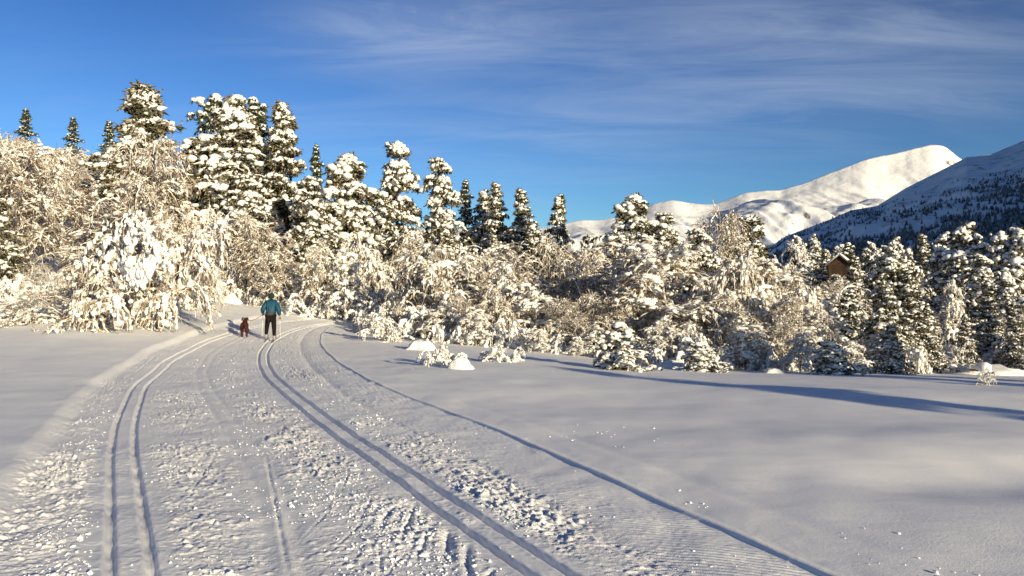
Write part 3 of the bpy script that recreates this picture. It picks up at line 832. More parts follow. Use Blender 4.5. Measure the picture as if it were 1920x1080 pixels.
HERO = [
    ('spruce1', 256, 49, 160, 250, 'tallest pointed snowy spruce on the left hillside behind the drooping birches'),
    ('spruce2', 45, 100, 203, 62, 'dark spruce tip above the birches at the far left skyline'),
    ('spruce2', 134, 104, 219, 40, 'small dark spruce tip alone on the skyline left of the tall pointed spruce'),
    ('spruce2', 203, 96, 226, 45, 'little dark spruce tip just left of the tall pointed spruce'),
    ('pine2', 409, 62, 178, 90, 'thin dark-topped pine at the left rim of the big white pine clump'),
    ('pine1', 440, 55, 188, 150, 'broad white-loaded pine, the whitest top of the big pine clump above the skier'),
    ('pine2', 488, 60, 188, 90, 'dark narrow pine rising between the white pine and the pointed spruce above the skier'),
    ('spruce0', 538, 55, 192, 110, 'pointed dark-tipped spruce at the right end of the clump above the skier'),
    ('pine0', 375, 58, 262, 85, 'lower pine on the left shoulder of the big pine clump'),
    ('pine0', 470, 48, 330, 110, 'snow-laden pine standing low in front of the big pine clump'),
    ('spruce2', 592, 80, 272, 45, 'small distant spruce peeking between the big clump and the round pine'),
    ('pine0', 585, 50, 335, 105, 'slim dark-stemmed pine directly left of the round-topped pine'),
    ('pine1', 650, 54, 290, 135, 'round-topped pine heavily capped with white snow behind the trail bend'),
    ('pine0', 742, 62, 265, 100, 'tall dark-sided pine right of the round-topped pine'),
    ('pine0', 832, 62, 298, 90, 'tall pine with forked snowy top, last of the high pines before the skyline drops'),
    ('spruce2', 873, 84, 338, 45, 'thin dark spruce just right of the fork-topped pine'),
    ('spruce0', 902, 82, 356, 60, 'greyish spruce second right of the fork-topped pine'),
    ('spruce0', 937, 78, 344, 60, 'pointed snow-flecked spruce in the middle of the falling skyline'),
    ('spruce0', 985, 76, 356, 70, 'snow-flecked spruce left of the lone pointed spruce on the falling skyline'),
    ('spruce0', 1042, 70, 366, 62, 'lone pointed spruce where the skyline meets the far white mountains'),
    ('spruce0', 1000, 50, 420, 75, 'narrow dark-cored spruce standing down among the birches at centre'),
    ('pine1', 1188, 62, 366, 110, 'wide pine with stacked snow pads where forest meets the mountain view'),
    ('pine0', 1255, 66, 400, 80, 'greyish pine just right of the wide pine with stacked snow pads'),
    ('spruce2', 1371, 56, 412, 55, 'dark nearly bare-sided spruce left of the layered pine'),
    ('spruce1', 1417, 52, 410, 105, 'layered snowy conifer with thick shelves right of the dark narrow spruce'),
    ('spruce1', -28, 36, 330, 230, 'snow-laden spruce cut by the left picture border, boughs hanging over the clearing'),
    ('pine1', 1672, 52, 468, 88, 'bushy pine right of the little cabin roof'),
    ('spruce0', 1708, 33, 505, 110, 'tallest dark-cored spruce of the group at the field edge'),
    ('spruce1', 1655, 32, 535, 80, 'spruce with leaning white boughs, left in the group at the field edge'),
    ('spruce0', 1742, 34, 575, 75, 'shorter spruce at the right side of the group at the field edge'),
    ('spruce1', 1672, 28.5, 610, 90, 'low snow-heaped young spruce in front of the group at the field edge'),
    ('spruce0', 1812, 40, 590, 55, 'slim young spruce right of the open snow patch'),
    ('spruce0', 1850, 42, 540, 60, 'taller slim spruce second right of the open snow patch'),
    ('spruce0', 1903, 39, 578, 60, 'small spruce at the far right edge of the field'),
    ('pine1', 1812, 74, 422, 100, 'large snow-topped pine highest on the right skyline'),
    ('pine0', 1765, 84, 438, 70, 'pine at the left of the tall right-hand pine stand'),
    ('pine0', 1868, 78, 436, 70, 'pine inside the dense right-hand stand under the shaded mountain'),
    ('pine1', 1908, 70, 430, 90, 'pine cut by the right picture border in the dense stand'),
    ('pine0', 1845, 60, 478, 80, 'darker pine in the front row of the right-hand stand'),
    ('pine2', 1790, 66, 500, 70, 'shaded pine beneath the highest pine of the right-hand stand'),
    ('birch5', 1785, 48, 530, 55, 'small round-headed birch before the right-hand pine stand'),
    ('pine0', 1890, 52, 520, 80, 'shadowed pine low at the right border of the picture'),
    ('spruce0', 1605, 62, 480, 55, 'snow-flecked conifer directly beside the cabin on its right'),
    # the bowed birches one can tell apart
    ('birch7', 245, 37, 262, 300, 'big grey-brown birch canopy of arching twigs below the tall pointed spruce'),
    ('birch6', 120, 40, 262, 260, 'broad birch with fine drooping twigs on the upper left slope'),
    ('birch7', 30, 46, 240, 200, 'birch thicket crown at the far left beneath the dark spruce tip'),
    ('birch4', 420, 45, 380, 160, 'pale birch glowing in sun under the white pine clump'),
    ('birch6', 515, 43, 400, 150, 'tall birch with grey hanging twigs right behind the skier'),
    ('birch1', 590, 42, 455, 110, 'bowed birch just right of the skier at the trail bend'),
    ('birch5', 655, 41, 470, 90, 'slim white-draped birch beneath the round-topped pine'),
    ('birch2', 825, 36, 425, 190, 'widest arching birch at the centre of the forest edge'),
    ('birch4', 760, 40, 500, 120, 'low arching birch left of the widest arching birch'),
    ('birch5', 935, 36, 500, 110, 'birch with white candle-like hanging tips right of the widest arching birch'),
    ('birch6', 1075, 46, 440, 120, 'full grey birch left of the wide pine with stacked snow pads'),
    ('birch5', 1010, 34, 535, 110, 'round snow-domed small birch at centre forest edge'),
    ('birch4', 1130, 38, 480, 130, 'snow-heavy birch with thick drooping white arms below the wide pine'),
    ('birch5', 1215, 38, 470, 100, 'narrow birch draped white in front of the wide pine'),
    ('birch7', 1310, 50, 395, 120, 'tall grey-twigged birch in front of the mountain foot'),
    ('birch4', 1290, 36, 480, 120, 'birch with a smooth white hood right of centre'),
    ('birch5', 1355, 34, 550, 100, 'small round birch under the dark nearly bare-sided spruce'),
    ('birch2', 1480, 44, 455, 130, 'spreading birch right of the layered conifer'),
    ('birch4', 1450, 34, 540, 130, 'bowed birch with white arms under the layered conifer'),
    ('birch5', 1530, 36, 560, 90, 'slender bowed birch left below the cabin'),
    ('birch7', 1560, 48, 520, 80, 'grey birch partly hiding the slope below the cabin'),
]
for i, (k_, px, d, top, w_, lab) in enumerate(HERO):
    big = k_[:5] in ('spruc', 'pine0', 'pine1', 'pine2')
    seen(k_, px, d, top, w_ * (1.18 if big else 1.0), lab, group='snow-laden conifers of the forest' if big else 'snow-bowed birches of the forest')

# the great bowed birch at the left of the trail, with its cascade of snow
plant('birch4', -13.9, 26.2, 3.9, 6.0, 0.4, 'huge bowed birch bush hanging to the snow left of the trail, foremost on the left', 'snow-bowed birches of the forest')
plant('birch7', -15.8, 27.2, 3.0, 5.5, 1.9, 'low twiggy birch bush leaning left beside the huge bowed birch', 'snow-bowed birches of the forest')
casc = plant('birch4', -12.5, 27.5, 4.1, 4.0, 0.0, 'birch with a thick white snow cascade on its bowed crown beside the huge bush', 'snow-bowed birches of the forest')
g = np.random.default_rng(8)
C_, R_ = [], []
for (ax, ay, bx_, by_, r0, r1, n_) in [(250, 402, 190, 470, .06, .11, 30), (255, 400, 235, 500, .07, .14, 34), (262, 402, 300, 500, .07, .13, 34), (222, 500, 288, 496, .13, .20, 40), (230, 518, 280, 515, .12, .18, 30), (240, 532, 270, 530, .08, .13, 16), (300, 460, 320, 510, .07, .12, 18), (205, 420, 160, 480, .05, .09, 22)]:
    for t_ in np.linspace(0, 1, n_):
        pxx = ax + (bx_ - ax) * t_ + g.normal(0, 4.5); pyy = ay + (by_ - ay) * (t_ ** 1.3) + g.normal(0, 4.5)
        dd_ = 26.6 - .9 * math.sin(t_ * 1.8) + g.normal(0, .08)
        C_.append([(pxx - PXC) / F * dd_, dd_, H + (PYH - pyy) * dd_ / F]); R_.append((r0 + (r1 - r0) * t_) * g.uniform(.7, 1.2))
C_ = (np.array(C_) - np.array(casc.location)) / np.array(casc.scale)
G_ = Geo(); G_.blobs(C_, np.array(R_) * .85 / casc.scale[2], 1, 1.25, .27, 5)
link('snow_cascade', G_.mesh('snow_cascade', MAT['snow']), casc)['kind'] = 'stuff'

# forest filling: rows of birches and conifers behind one another
CAN = np.array([(-700, 240), (-200, 240), (0, 245), (100, 262), (200, 275), (300, 300), (350, 345), (420, 380), (560, 400), (640, 410), (700, 425), (800, 430), (900, 425), (1000, 430), (1100, 425), (1200, 425), (1300, 415), (1400, 450), (1480, 455), (1520, 470), (1600, 530), (1640, 560), (1700, 560), (1760, 580), (1920, 560), (2400, 560)])
EDGE = np.array([(-700, 40), (0, 34), (150, 32), (300, 33), (450, 45), (560, 47), (640, 42), (700, 36), (800, 33), (900, 31), (1000, 30), (1100, 30), (1230, 28), (1400, 27), (1600, 28), (1680, 30), (1760, 40), (1920, 40), (2400, 40)])
ZONES = [(-9999, 150, 'on the far-left hillside'), (150, 360, 'below the tall pointed spruce'), (360, 560, 'behind the skier'), (560, 720, 'under the round-topped pine'),
         (720, 900, 'under the fork-topped pine'), (900, 1100, 'mid forest edge'), (1100, 1280, 'under the wide padded pine'),
         (1280, 1420, 'before the far mountain'), (1420, 1600, 'below the cabin'), (1600, 1760, 'behind the field-edge spruces'), (1760, 9999, 'in the right-hand stand')]
ORD = ['%dth' % i for i in range(60)]
ORD = 'first second third fourth fifth sixth seventh eighth ninth tenth eleventh twelfth thirteenth fourteenth fifteenth sixteenth seventeenth eighteenth nineteenth twentieth'.split() + ORD[21:]
FILL = {}
def zone(px):
    for a, b, s_ in ZONES:
        if a <= px < b: return s_
g = np.random.default_rng(99)
count = 0
for ring, (k0, hb, prob) in enumerate([(1.0, 1.0, 1), (1.10, 1, 1), (1.25, 1, 1), (1.42, 1, 1), (1.65, 1, 1), (1.95, 1, 1), (2.35, 1, 1), (2.9, 1, 1)]):
    px = -260.0
    while px < 2080:
        d = np.interp(px, EDGE[:, 0], EDGE[:, 1]) * k0 * g.uniform(.96, 1.07)
        x = (px - PXC) / F * d
        top_lim = np.interp(px, CAN[:, 0], CAN[:, 1]) + g.uniform(6, 34)
        zg = float(base_z(x, d))
        hmax = (H + (PYH - top_lim) * d / F) - zg
        right = px > 1560
        if ring == 0: h = g.uniform(.7, 1.7)
        elif ring == 1: h = g.uniform(1.6, 3.0)
        else: h = g.uniform(3.0, 5.6)
        conif = g.random() < (.12 if not right else .6) and ring > 1
        if conif: h *= 1.35
        h = min(h, hmax)
        # open snow patches that show through between the trees
        gap = (1742 < px < 1800 and ring < 5) or (40 < px < 90 and 2 <= ring <= 3 ) or (1595 < px < 1640 and ring in (2, 3))
        if hmax > .5 and not gap:
            if conif: k_ = g.choice(['spruce0', 'spruce1', 'pine0', 'pine2'] if right else ['spruce0', 'pine0', 'spruce1'])
            elif h < 1.9: k_ = g.choice(['bush0', 'bush1', 'birch5'])
            else: k_ = g.choice(['birch0', 'birch1', 'birch2', 'birch3', 'birch4', 'birch5', 'birch6', 'birch7', 'birch6'])
            nm = {'b': 'snow-laden birch', 's': 'snow-flecked spruce', 'p': 'snow-padded pine'}[k_[0]]
            if k_.startswith('bush'): nm = 'low snow-bowed bush'
            row = 'front row' if ring < 2 else 'middle rows' if ring < 5 else 'rear rows'
            o = plant(k_, x, d, h, h * g.uniform(.55, .85) if k_[0] != 'b' else h * g.uniform(.85, 1.25))
            FILL.setdefault((nm, row, zone(px)), []).append((px, o))
            count += 1
        h = max(h, .6)
        px += (h * g.uniform(.50, .8) * F / d if not conif else h * .42 * F / d) * (1.0 if ring < 4 else 1.15) + 5
for (nm, row, zn), L_ in FILL.items():
    L_.sort(key=lambda a_: a_[0])
    for i, (px, o) in enumerate(L_):
        o['label'] = '%s %s, %s from the left in the %s' % (nm, zn, ORD[i], row) if len(L_) > 1 else '%s %s in the %s' % (nm, zn, row)
        o['group'] = {'b': 'snow-laden birches of the forest', 's': 'snow-flecked spruces of the forest', 'p': 'snow-padded pines of the forest'}.get(nm.split()[-1][0] if 'bush' not in nm else 'x', 'low bushes bowed under snow')
print('fill trees', count, {k: sum(len(m.polygons) for m in v[0].values()) for k, v in ARCH.items()})

# pines between the right-hand trees and the shaded mountain
g = np.random.default_rng(12)
px = 1500.0
i = 0
while px < 1790:
    for k in range(2):
        d = g.uniform(88, 135)
        seen(str(g.choice(['pine0', 'pine2', 'spruce0', 'pine1'])), px + g.uniform(-8, 8), d, g.uniform(438, 470) + 22 * k, g.uniform(42, 62),
             '%s pine from the left, %s tier of the distant row before the shaded mountain' % (ORD[i] if i < 12 else 'last', 'upper' if k == 0 else 'lower'), 'distant pines before the shaded mountain')
    px += 26
    i += 1
# trees right of the picture that throw the long shadows over the field
for i_, (x, y, h, k_) in enumerate([(17.5, -3.0, 5.4, 'pine0'), (23.5, 5.2, 6.4, 'pine1'), (25.5, 3.6, 6.0, 'spruce1'), (28, 7.5, 6.5, 'pine1'), (38, 22, 8, 'pine0'), (48, 30, 8, 'pine1')]):
    plant(k_, x, y, h, None, None, 'tall conifer just outside the view, %s from the camera, shading the field' % ORD[i_], 'conifers right of the view')

# ------------------------------------------------------------------ snow mounds over buried shrubs
m_mound = MAT['snow']
def mound(px, py, w_px, h_px, label, seed):
    x, y = at(px, py)
    w = w_px * y / F; h = h_px * y / F
    g = np.random.default_rng(seed)
    bv, bf = ICO[2]
    V = bv.copy()
    nz = fbm(V[:, 0] * 1.7 + seed, V[:, 1] * 1.7 + V[:, 2] * 1.3, 3, seed)
    V = V * (1 + .50 * nz[:, None] + .16 * fbm(V[:, 0] * 5 + seed, V[:, 1] * 5 + V[:, 2] * 4, 3, seed + 1)[:, None])
    V[:, 2] = np.where(V[:, 2] < 0, V[:, 2] * .3, V[:, 2]); V[:, :2] *= (1 + .18 * np.exp(-((V[:, 2]) / .22) ** 2))[:, None]
    V = V * np.array([w / 2, w / 2 * .8, h])
    me = mesh_np('snow_mound', V, tris=bf, mat=m_mound)
    o = link('snow_mound', me, None, (x, y + w * .3, gz(x, y) - .02))
    tag(o, label, 'snow mound', 'snow-buried shrubs along the forest edge')
for i, a in enumerate([(864, 692, 46, 22, 'smooth round snow mound lying furthest out on the field by the trail bend'), (822, 678, 50, 16, 'lumpy snow mound directly behind the smooth round one'),
                       (788, 656, 46, 20, 'small snow mound leftmost of the mounds past the trail bend'), (945, 676, 60, 10, 'low wide snow mound right of the trail-bend mounds'),
                       (1265, 692, 60, 16, 'flat snow mound at the foot of the thicket right of the low young spruce'), (1450, 700, 40, 10, 'tiny snow hump on the field edge under the layered conifer'),
                       (270, 612, 75, 34, 'rounded snow hump beneath the cascade birch left of the trail'), (60, 590, 70, 30, 'snow hump at the left foot of the huge bowed birch bush'),
                       (1880, 704, 150, 15, 'broad snow bank at the right border of the field'), (430, 570, 34, 16, 'leaning white snow hump beside the trail left of the skier'),
                       (392, 562, 40, 16, 'snow hump further left behind the leaning one near the skier')]):
    mound(*a, 60 + i)
LOWB = [('bush1', 822, 684, 42, 75, 'twiggy low bush poking out of the trail-bend snow mounds'), ('bush1', 945, 678, 36, 80, 'half-buried twig bush on the low wide mound'),
        ('bush2', 1165, 692, 88, 120, 'thick snow-heaped young bush standing out front on the field edge'), ('bush2', 1312, 696, 55, 90, 'spiky snowy bush at the thicket foot, right of the heaped young bush'),
        ('bush2', 1560, 702, 62, 100, 'arching snowy bush left of the spruce group at the field edge'), ('bush0', 735, 640, 55, 110, 'frosted twig bush right beside the bend of the trail'),
        ('bush0', 690, 625, 60, 70, 'frosted twig bush on the inner side of the trail bend'), ('bush1', 598, 594, 55, 70, 'white bowed bush touching the far trail behind the skier on the right'),
        ('bush0', 1843, 722, 32, 50, 'small stub of a bush in front of the snow-covered log'), ('bush1', 345, 566, 52, 110, 'white bush left of the trail between the big birch and the skier'),
        ('bush1', 60, 606, 60, 90, 'white low bush at the left foot of the huge bowed birch')]
for (k_, px, py, hp, wp, lab) in LOWB:
    x, y = at(px, py)
    plant(k_, x, y, hp * y / F, wp * y / F, None, lab, 'low snowy bushes at the forest edge', sink=.03)

# ------------------------------------------------------------------ helpers for small solid things
import bmesh
def box_bm(bm, c, s, rot=None, bev=0.0):
    r = bmesh.ops.create_cube(bm, size=1.0)
    vs = r['verts']
    for v_ in vs:
        p = Vector((v_.co.x * s[0], v_.co.y * s[1], v_.co.z * s[2]))
        if rot: p = rot @ p
        v_.co = p + Vector(c)
def bm_obj(name, bm, mat, parent=None, smooth=False, loc=None):
    me = bpy.data.meshes.new(name)
    bm.to_mesh(me); bm.free()
    me.materials.append(mat)
    for p in me.polygons: p.use_smooth = smooth
    return link(name, me, parent, loc)
def tube_obj(name, pts, rad, mat, parent=None, k=8):
    G = Geo(); P = np.array(pts, float)[None]
    R = np.broadcast_to(np.asarray(rad, float), P.shape[:2]).copy()
    G.tubes(P, R, k)
    n = P.shape[1]
    c0 = [list(range(k))[::-1], [(n - 1) * k + i for i in range(k)]]
    me = bpy.data.meshes.new(name)
    me.from_pydata([tuple(a) for a in G.v[0]], [], [tuple(int(i) for i in a) for a in G.q[0]] + c0)
    for p in me.polygons: p.use_smooth = True
    me.materials.append(mat)
    return link(name, me, parent)
def skin_obj(name, verts, edges, radii, root, mat, parent=None, sub=2):
    me = bpy.data.meshes.new(name + '_cage')
    me.from_pydata(verts, edges, [])
    o = bpy.data.objects.new(name + '_cage', me)
    COL.objects.link(o)
    md = o.modifiers.new('skin', 'SKIN')
    md.use_smooth_shade = True
    for i, r in enumerate(radii):
        sv = me.skin_vertices[0].data[i]
        sv.radius = (r, r) if not isinstance(r, tuple) else r
        sv.use_root = (i == root)
    ms_ = o.modifiers.new('sub', 'SUBSURF'); ms_.levels = sub; ms_.render_levels = sub
    dg = bpy.context.evaluated_depsgraph_get()
    me2 = bpy.data.meshes.new_from_object(o.evaluated_get(dg))
    bpy.data.objects.remove(o)
    me2.name = name
    me2.materials.clear(); me2.materials.append(mat)
    for p in me2.polygons: p.use_smooth = True
    return link(name, me2, parent)

# ------------------------------------------------------------------ cabin
def cabin():
    d = 78.0; x = (1577 - PXC) / F * d
    z0 = H + (PYH - 520) * d / F
    root = tag(empty('cabin', (x, d, z0), math.radians(62)), 'small dark log cabin with thick snow on its roof among the trees', 'cabin')
    wood = simple('old dark logs', (0.035, 0.02, 0.013), (0.09, 0.05, 0.03), 5, .85, [(12, 1)], .02)
    Lx, Wy, hw, hr = 2.3, 1.9, 1.15, 0.75
    # log walls, one part per log
    lm = None
    for side in range(4):
        ln = Lx if side % 2 == 0 else Wy
        for k in range(6):
            if side < 2 or True:
                if side % 2 == 0: c = (0, (-1 if side == 0 else 1) * Wy / 2, .1 + k * .2); s = (ln + .3, .19, .19)
                else: c = ((-1 if side == 1 else 1) * Lx / 2, 0, .18 + k * .2); s = (.19, ln + .3, .19)
                bm = bmesh.new(); box_bm(bm, (0, 0, 0), s)
                bmesh.ops.bevel(bm, geom=bm.edges[:], offset=.04, segments=1, affect='EDGES')
                o = bm_obj('log', bm, wood, root); o.location = c
    # foundation so that the cabin stands on the slope
    bm = bmesh.new(); box_bm(bm, (0, 0, -1.0), (Lx + .1, Wy + .1, 2.0)); bm_obj('foundation', bm, simple('stone base', (.1, .09, .08), (.2, .18, .17), 4, .9), root)
    # gables
    for sx_ in (-1, 1):
        bm = bmesh.new()
        a = [bm.verts.new((sx_ * Lx / 2 + e, y_, z_)) for e in (-.06, .06) for y_, z_ in ((-Wy / 2, hw + .08), (Wy / 2, hw + .08), (0, hw + .05 + hr))]
        bm.faces.new(a[0:3]); bm.faces.new(a[3:6][::-1])
        for i in range(3): bm.faces.new((a[i], a[(i + 1) % 3], a[3 + (i + 1) % 3], a[3 + i]))
        bm_obj('gable', bm, wood, root)
    def slab(name, t0, t1, over, mat):
        bm = bmesh.new()
        prof = [(-Wy / 2 - over, hw - over * hr / (Wy / 2) + t0), (0, hw + hr + t0 + .1), (Wy / 2 + over, hw - over * hr / (Wy / 2) + t0),
                (Wy / 2 + over, hw - over * hr / (Wy / 2) + t1), (0, hw + hr + t1 + .1), (-Wy / 2 - over, hw - over * hr / (Wy / 2) + t1)]
        A = [bm.verts.new((-Lx / 2 - over, y_, z_)) for y_, z_ in prof]; B_ = [bm.verts.new((Lx / 2 + over, y_, z_)) for y_, z_ in prof]
        bm.faces.new(A[::-1]); bm.faces.new(B_)
        for i in range(6): bm.faces.new((A[i], A[(i + 1) % 6], B_[(i + 1) % 6], B_[i]))
        bmesh.ops.recalc_face_normals(bm, faces=bm.faces[:])
        if t1 - t0 > .2: bmesh.ops.bevel(bm, geom=bm.edges[:], offset=.09, segments=3, affect='EDGES')
        return bm_obj(name, bm, mat, root, smooth=t1 - t0 > .2)
    slab('roof', .06, .14, .32, wood)
    slab('roof_snow', .145, .42, .36, MAT['snow'])
    bm = bmesh.new(); box_bm(bm, (.2, -Wy / 2 - .11, .55), (.6, .05, 1.05)); bm_obj('door', bm, simple('door wood', (.05, .03, .02), (.1, .06, .04), 9), root)
cabin()

# ------------------------------------------------------------------ snow-capped fallen log at the right
def fallen_log():
    x0, y0 = at(1782, 694); x1, y1 = at(1838, 704)
    z0, z1 = gz(x0, y0), gz(x1, y1)
    root = tag(empty('fallen_log', ((x0 + x1) / 2, (y0 + y1) / 2, (z0 + z1) / 2)), 'fallen log under a thick snow cap at the right field edge', 'log')
    a = np.array([x0, y0, z0 + .10]) - np.array(root.location); b = np.array([x1, y1, z1 + .22]) - np.array(root.location)
    tube_obj('trunk', [a + (b - a) * t for t in np.linspace(0, 1, 8)], .06, MAT['bark'], root)
    G = Geo(); g = np.random.default_rng(3)
    c = np.array([a + (b - a) * t + np.array([0, .02, .10]) for t in np.linspace(-.02, 1.0, 18)]) + g.normal(0, .015, (18, 3))
    G.blobs(c, g.uniform(.10, .16, 18), 1, .75, .06, 2)
    G.blobs(np.array([b + np.array([.12, 0, .10]), b + np.array([.22, .05, .02])]), np.array([.26, .2]), 2, .8, .04, 4)
    link('snow_cap', G.mesh('log_snow', MAT['snow']), root)
fallen_log()

# ------------------------------------------------------------------ loose crumbs of snow on the trail
def crumbs():
    g = np.random.default_rng(77)
    n = 150000
    y = f2 * H / g.uniform(f2 * H / 24, f2 * H / 3.6, n)
    le, re = C_LE(y), C_RE(y)
    x = le + (re - le) * g.random(n)
    band = np.exp(-((x - C_L(y) + .75) / .5) ** 2) + np.exp(-((x - C_R(y) - .62) / .45) ** 2) + .8 * np.exp(-((x - C_R(y) + .7) / .5) ** 2) + .5 * np.exp(-((x - C_L(y) - .7) / .4) ** 2)
    clus = np.clip(vn2(x * 2.2, y * 1.5, 4) * 2.2 + .25, 0, 1)
    dens = (.10 + .5 * band) * clus
    for c in (C_L, C_R):
        q = np.abs(x - c(y)); dens = dens * np.where(q < .25, .06, 1)
    dens = dens * np.where(x > re - .8, .12, 1)
    k = g.random(n) < dens * .36
    x, y = x[k], y[k]
    yf = f2 * H / g.uniform(f2 * H / 24, f2 * H / 3.6, 5000); xf = C_RE(yf) + .1 + 9 * g.random(5000) ** 1.5
    kf = g.random(5000) < np.clip(vn2(xf * .8, yf * .7, 3) * 1.6 - .1, 0, 1) * .35
    x = np.concatenate([x, xf[kf]]); y = np.concatenate([y, yf[kf]])
    r = np.exp(g.normal(math.log(.0058), .42, len(x))).clip(.003, .026)
    z = ground_z(x, y) + r * .25
    G = Geo(); G.blobs(np.stack([x, y, z], 1), r, 0, .75, .25, 9)
    print('crumbs', len(x))
    tag(link('snow_crumbs', G.mesh('snow_crumbs', MAT['ground'], smooth=False)), 'loose crumbs of snow scattered over the groomed trail', 'snow', kind='stuff')
crumbs()

# ------------------------------------------------------------------ skier
def fabric(name, c, k=.8, rough=.8): return simple(name, tuple(a * k for a in c), c, 30, rough, [(60, 1)], .004)
def skier():
    bx, by = at(508, 638)
    bz = gz(bx, by)
    root = tag(empty('person', (bx, by, bz), math.radians(13)), 'skier seen from behind in teal jacket and black trousers, holding poles and a dog lead', 'person')
    hs_ = 1.0
    skin = simple('skin', (.35, .2, .14), (.42, .25, .18), 12, .6)
    # skeleton in metres, facing +Y, x to the right
    J = dict(pelvis=(0, 0, .90), waist=(0, .02, 1.04), chest=(.0, .08, 1.27), neck=(0, .15, 1.45), head0=(0, .20, 1.53), head1=(0, .22, 1.62),
             shl=(-.17, .07, 1.40), ell=(-.29, .02, 1.15), wrl=(-.30, .22, 1.00), hdl=(-.30, .27, .98),
             shr=(.17, .07, 1.40), elr=(.28, -.04, 1.14), wrr=(.31, .05, .90), hdr=(.31, .08, .84),
             hil=(-.09, 0, .86), knl=(-.15, .16, .52), anl=(-.175, .10, .16), tol=(-.18, .26, .09),
             hir=(.09, 0, .86), knr=(.12, -.03, .48), anr=(.13, -.16, .11), tor=(.135, .0, .05))
    nm = list(J); ix = {k: i for i, k in enumerate(nm)}
    E = [('pelvis', 'waist'), ('waist', 'chest'), ('chest', 'neck'), ('neck', 'head0'), ('head0', 'head1'), ('chest', 'shl'), ('shl', 'ell'), ('ell', 'wrl'), ('wrl', 'hdl'),
         ('chest', 'shr'), ('shr', 'elr'), ('elr', 'wrr'), ('wrr', 'hdr'), ('pelvis', 'hil'), ('hil', 'knl'), ('knl', 'anl'), ('anl', 'tol'), ('pelvis', 'hir'), ('hir', 'knr'), ('knr', 'anr'), ('anr', 'tor')]
    R = dict(pelvis=.13, waist=.12, chest=.145, neck=.055, head0=.085, head1=.08, shl=.07, ell=.045, wrl=.032, hdl=.035, shr=.07, elr=.045, wrr=.032, hdr=.035,
             hil=.095, knl=.06, anl=.045, tol=.04, hir=.095, knr=.06, anr=.045, tor=.04)
    skin_obj('body', [J[k] for k in nm], [(ix[a], ix[b]) for a, b in E], [R[k] for k in nm], 0, skin, root)
    def sub(name, keys, edges, rad, mat):
        i2 = {k: i for i, k in enumerate(keys)}
        return skin_obj(name, [J[k] for k in keys], [(i2[a], i2[b]) for a, b in edges], [rad[k] for k in keys], 0, mat, root)
    teal = fabric('teal jacket cloth', (.004, .060, .115), .65, .6)
    J['hem'] = (0, -.01, .93); J['wl2'] = (-.30, .19, 1.02); J['wr2'] = (.308, .035, .925)
    sub('jacket', ['chest', 'waist', 'hem', 'neck', 'shl', 'ell', 'wl2', 'shr', 'elr', 'wr2'],
        [('chest', 'waist'), ('waist', 'hem'), ('chest', 'neck'), ('chest', 'shl'), ('shl', 'ell'), ('ell', 'wl2'), ('chest', 'shr'), ('shr', 'elr'), ('elr', 'wr2')],
        dict(chest=(.235, .20), waist=(.21, .19), hem=(.20, .18), neck=.13, shl=.125, ell=.095, wl2=.065, shr=.125, elr=.095, wr2=.065), teal)
    black = fabric('black trousers', (.006, .003, .004), .7, .95)
    J['al2'] = (-.173, .11, .20); J['ar2'] = (.13, -.14, .15)
    sub('trousers', ['pelvis', 'hil', 'knl', 'al2', 'hir', 'knr', 'ar2'], [('pelvis', 'hil'), ('hil', 'knl'), ('knl', 'al2'), ('pelvis', 'hir'), ('hir', 'knr'), ('knr', 'ar2')],
        dict(pelvis=.165, hil=.125, knl=.088, al2=.062, hir=.125, knr=.088, ar2=.062), black)
    # knitted hat
    G = Geo(); bv, bf = ICO[2]; V = bv * np.array([.112, .122, .135]) + np.array(J['head1']) + np.array([0, -.01, .02]); V[:, 2] = np.maximum(V[:, 2], 1.53 + (V[:, 1] - .10) * .65)
    G.add(V, t=bf); link('hat', G.mesh('hat', fabric('dark teal knit', (.006, .032, .038), .7, .95)), root)
    # collar, hip bag and belt
    bm = bmesh.new(); box_bm(bm, (-.02, -.20, 1.0), (.27, .12, .14)); bmesh.ops.bevel(bm, geom=bm.edges[:], offset=.035, segments=3, affect='EDGES')
    bag = bm_obj('hip_bag', bm, fabric('charcoal nylon', (.06, .055, .07), .7, .6), root, True)
    G = Geo(); a = np.linspace(0, 2 * np.pi, 17); P = np.stack([.21 * np.cos(a), .19 * np.sin(a), 1.02 + 0 * a], 1)[None]
    G.tubes(P, np.full((1, 17), .018), 5); link('belt', G.mesh('belt', fabric('black webbing', (.02, .02, .022))), root)
    # boots
    bt = fabric('pale grey ski boots', (.35, .33, .32), .7, .5)
    for an, to in (('anl', 'tol'), ('anr', 'tor')):
        A = np.array(J[an]); T = np.array(J[to])
        skin_obj('boot', [tuple(A + [0, 0, .08]), tuple(A + [0, 0, -.03]), tuple(T + [0, .02, -.01])], [(0, 1), (1, 2)], [.058, .056, .042], 1, bt, root)
    # gloved hands with fingers curled round the pole grips
    gl = fabric('dark gloves', (.03, .03, .035))
    for hk, wk in (('hdl', 'wrl'), ('hdr', 'wrr')):
        h = np.array(J[hk]); w = np.array(J[wk])
        vs = [tuple(w), tuple(h)]; es = [(0, 1)]; rs = [.036, .036]
        for f in range(4):
            b0 = h + np.array([-.030 + .02 * f, .0, .0]); k = len(vs)
            vs += [tuple(b0 + [0, .04, -.005]), tuple(b0 + [0, .055, -.035]), tuple(b0 + [0, .03, -.055])]
            es += [(1, k), (k, k + 1), (k + 1, k + 2)]; rs += [.010, .0095, .009]
        k = len(vs); vs += [tuple(h + [.045, .02, .0]), tuple(h + [.03, .05, -.01])]; es += [(1, k), (k, k + 1)]; rs += [.012, .010]
        skin_obj('glove', vs, es, rs, 0, gl, root, 1)
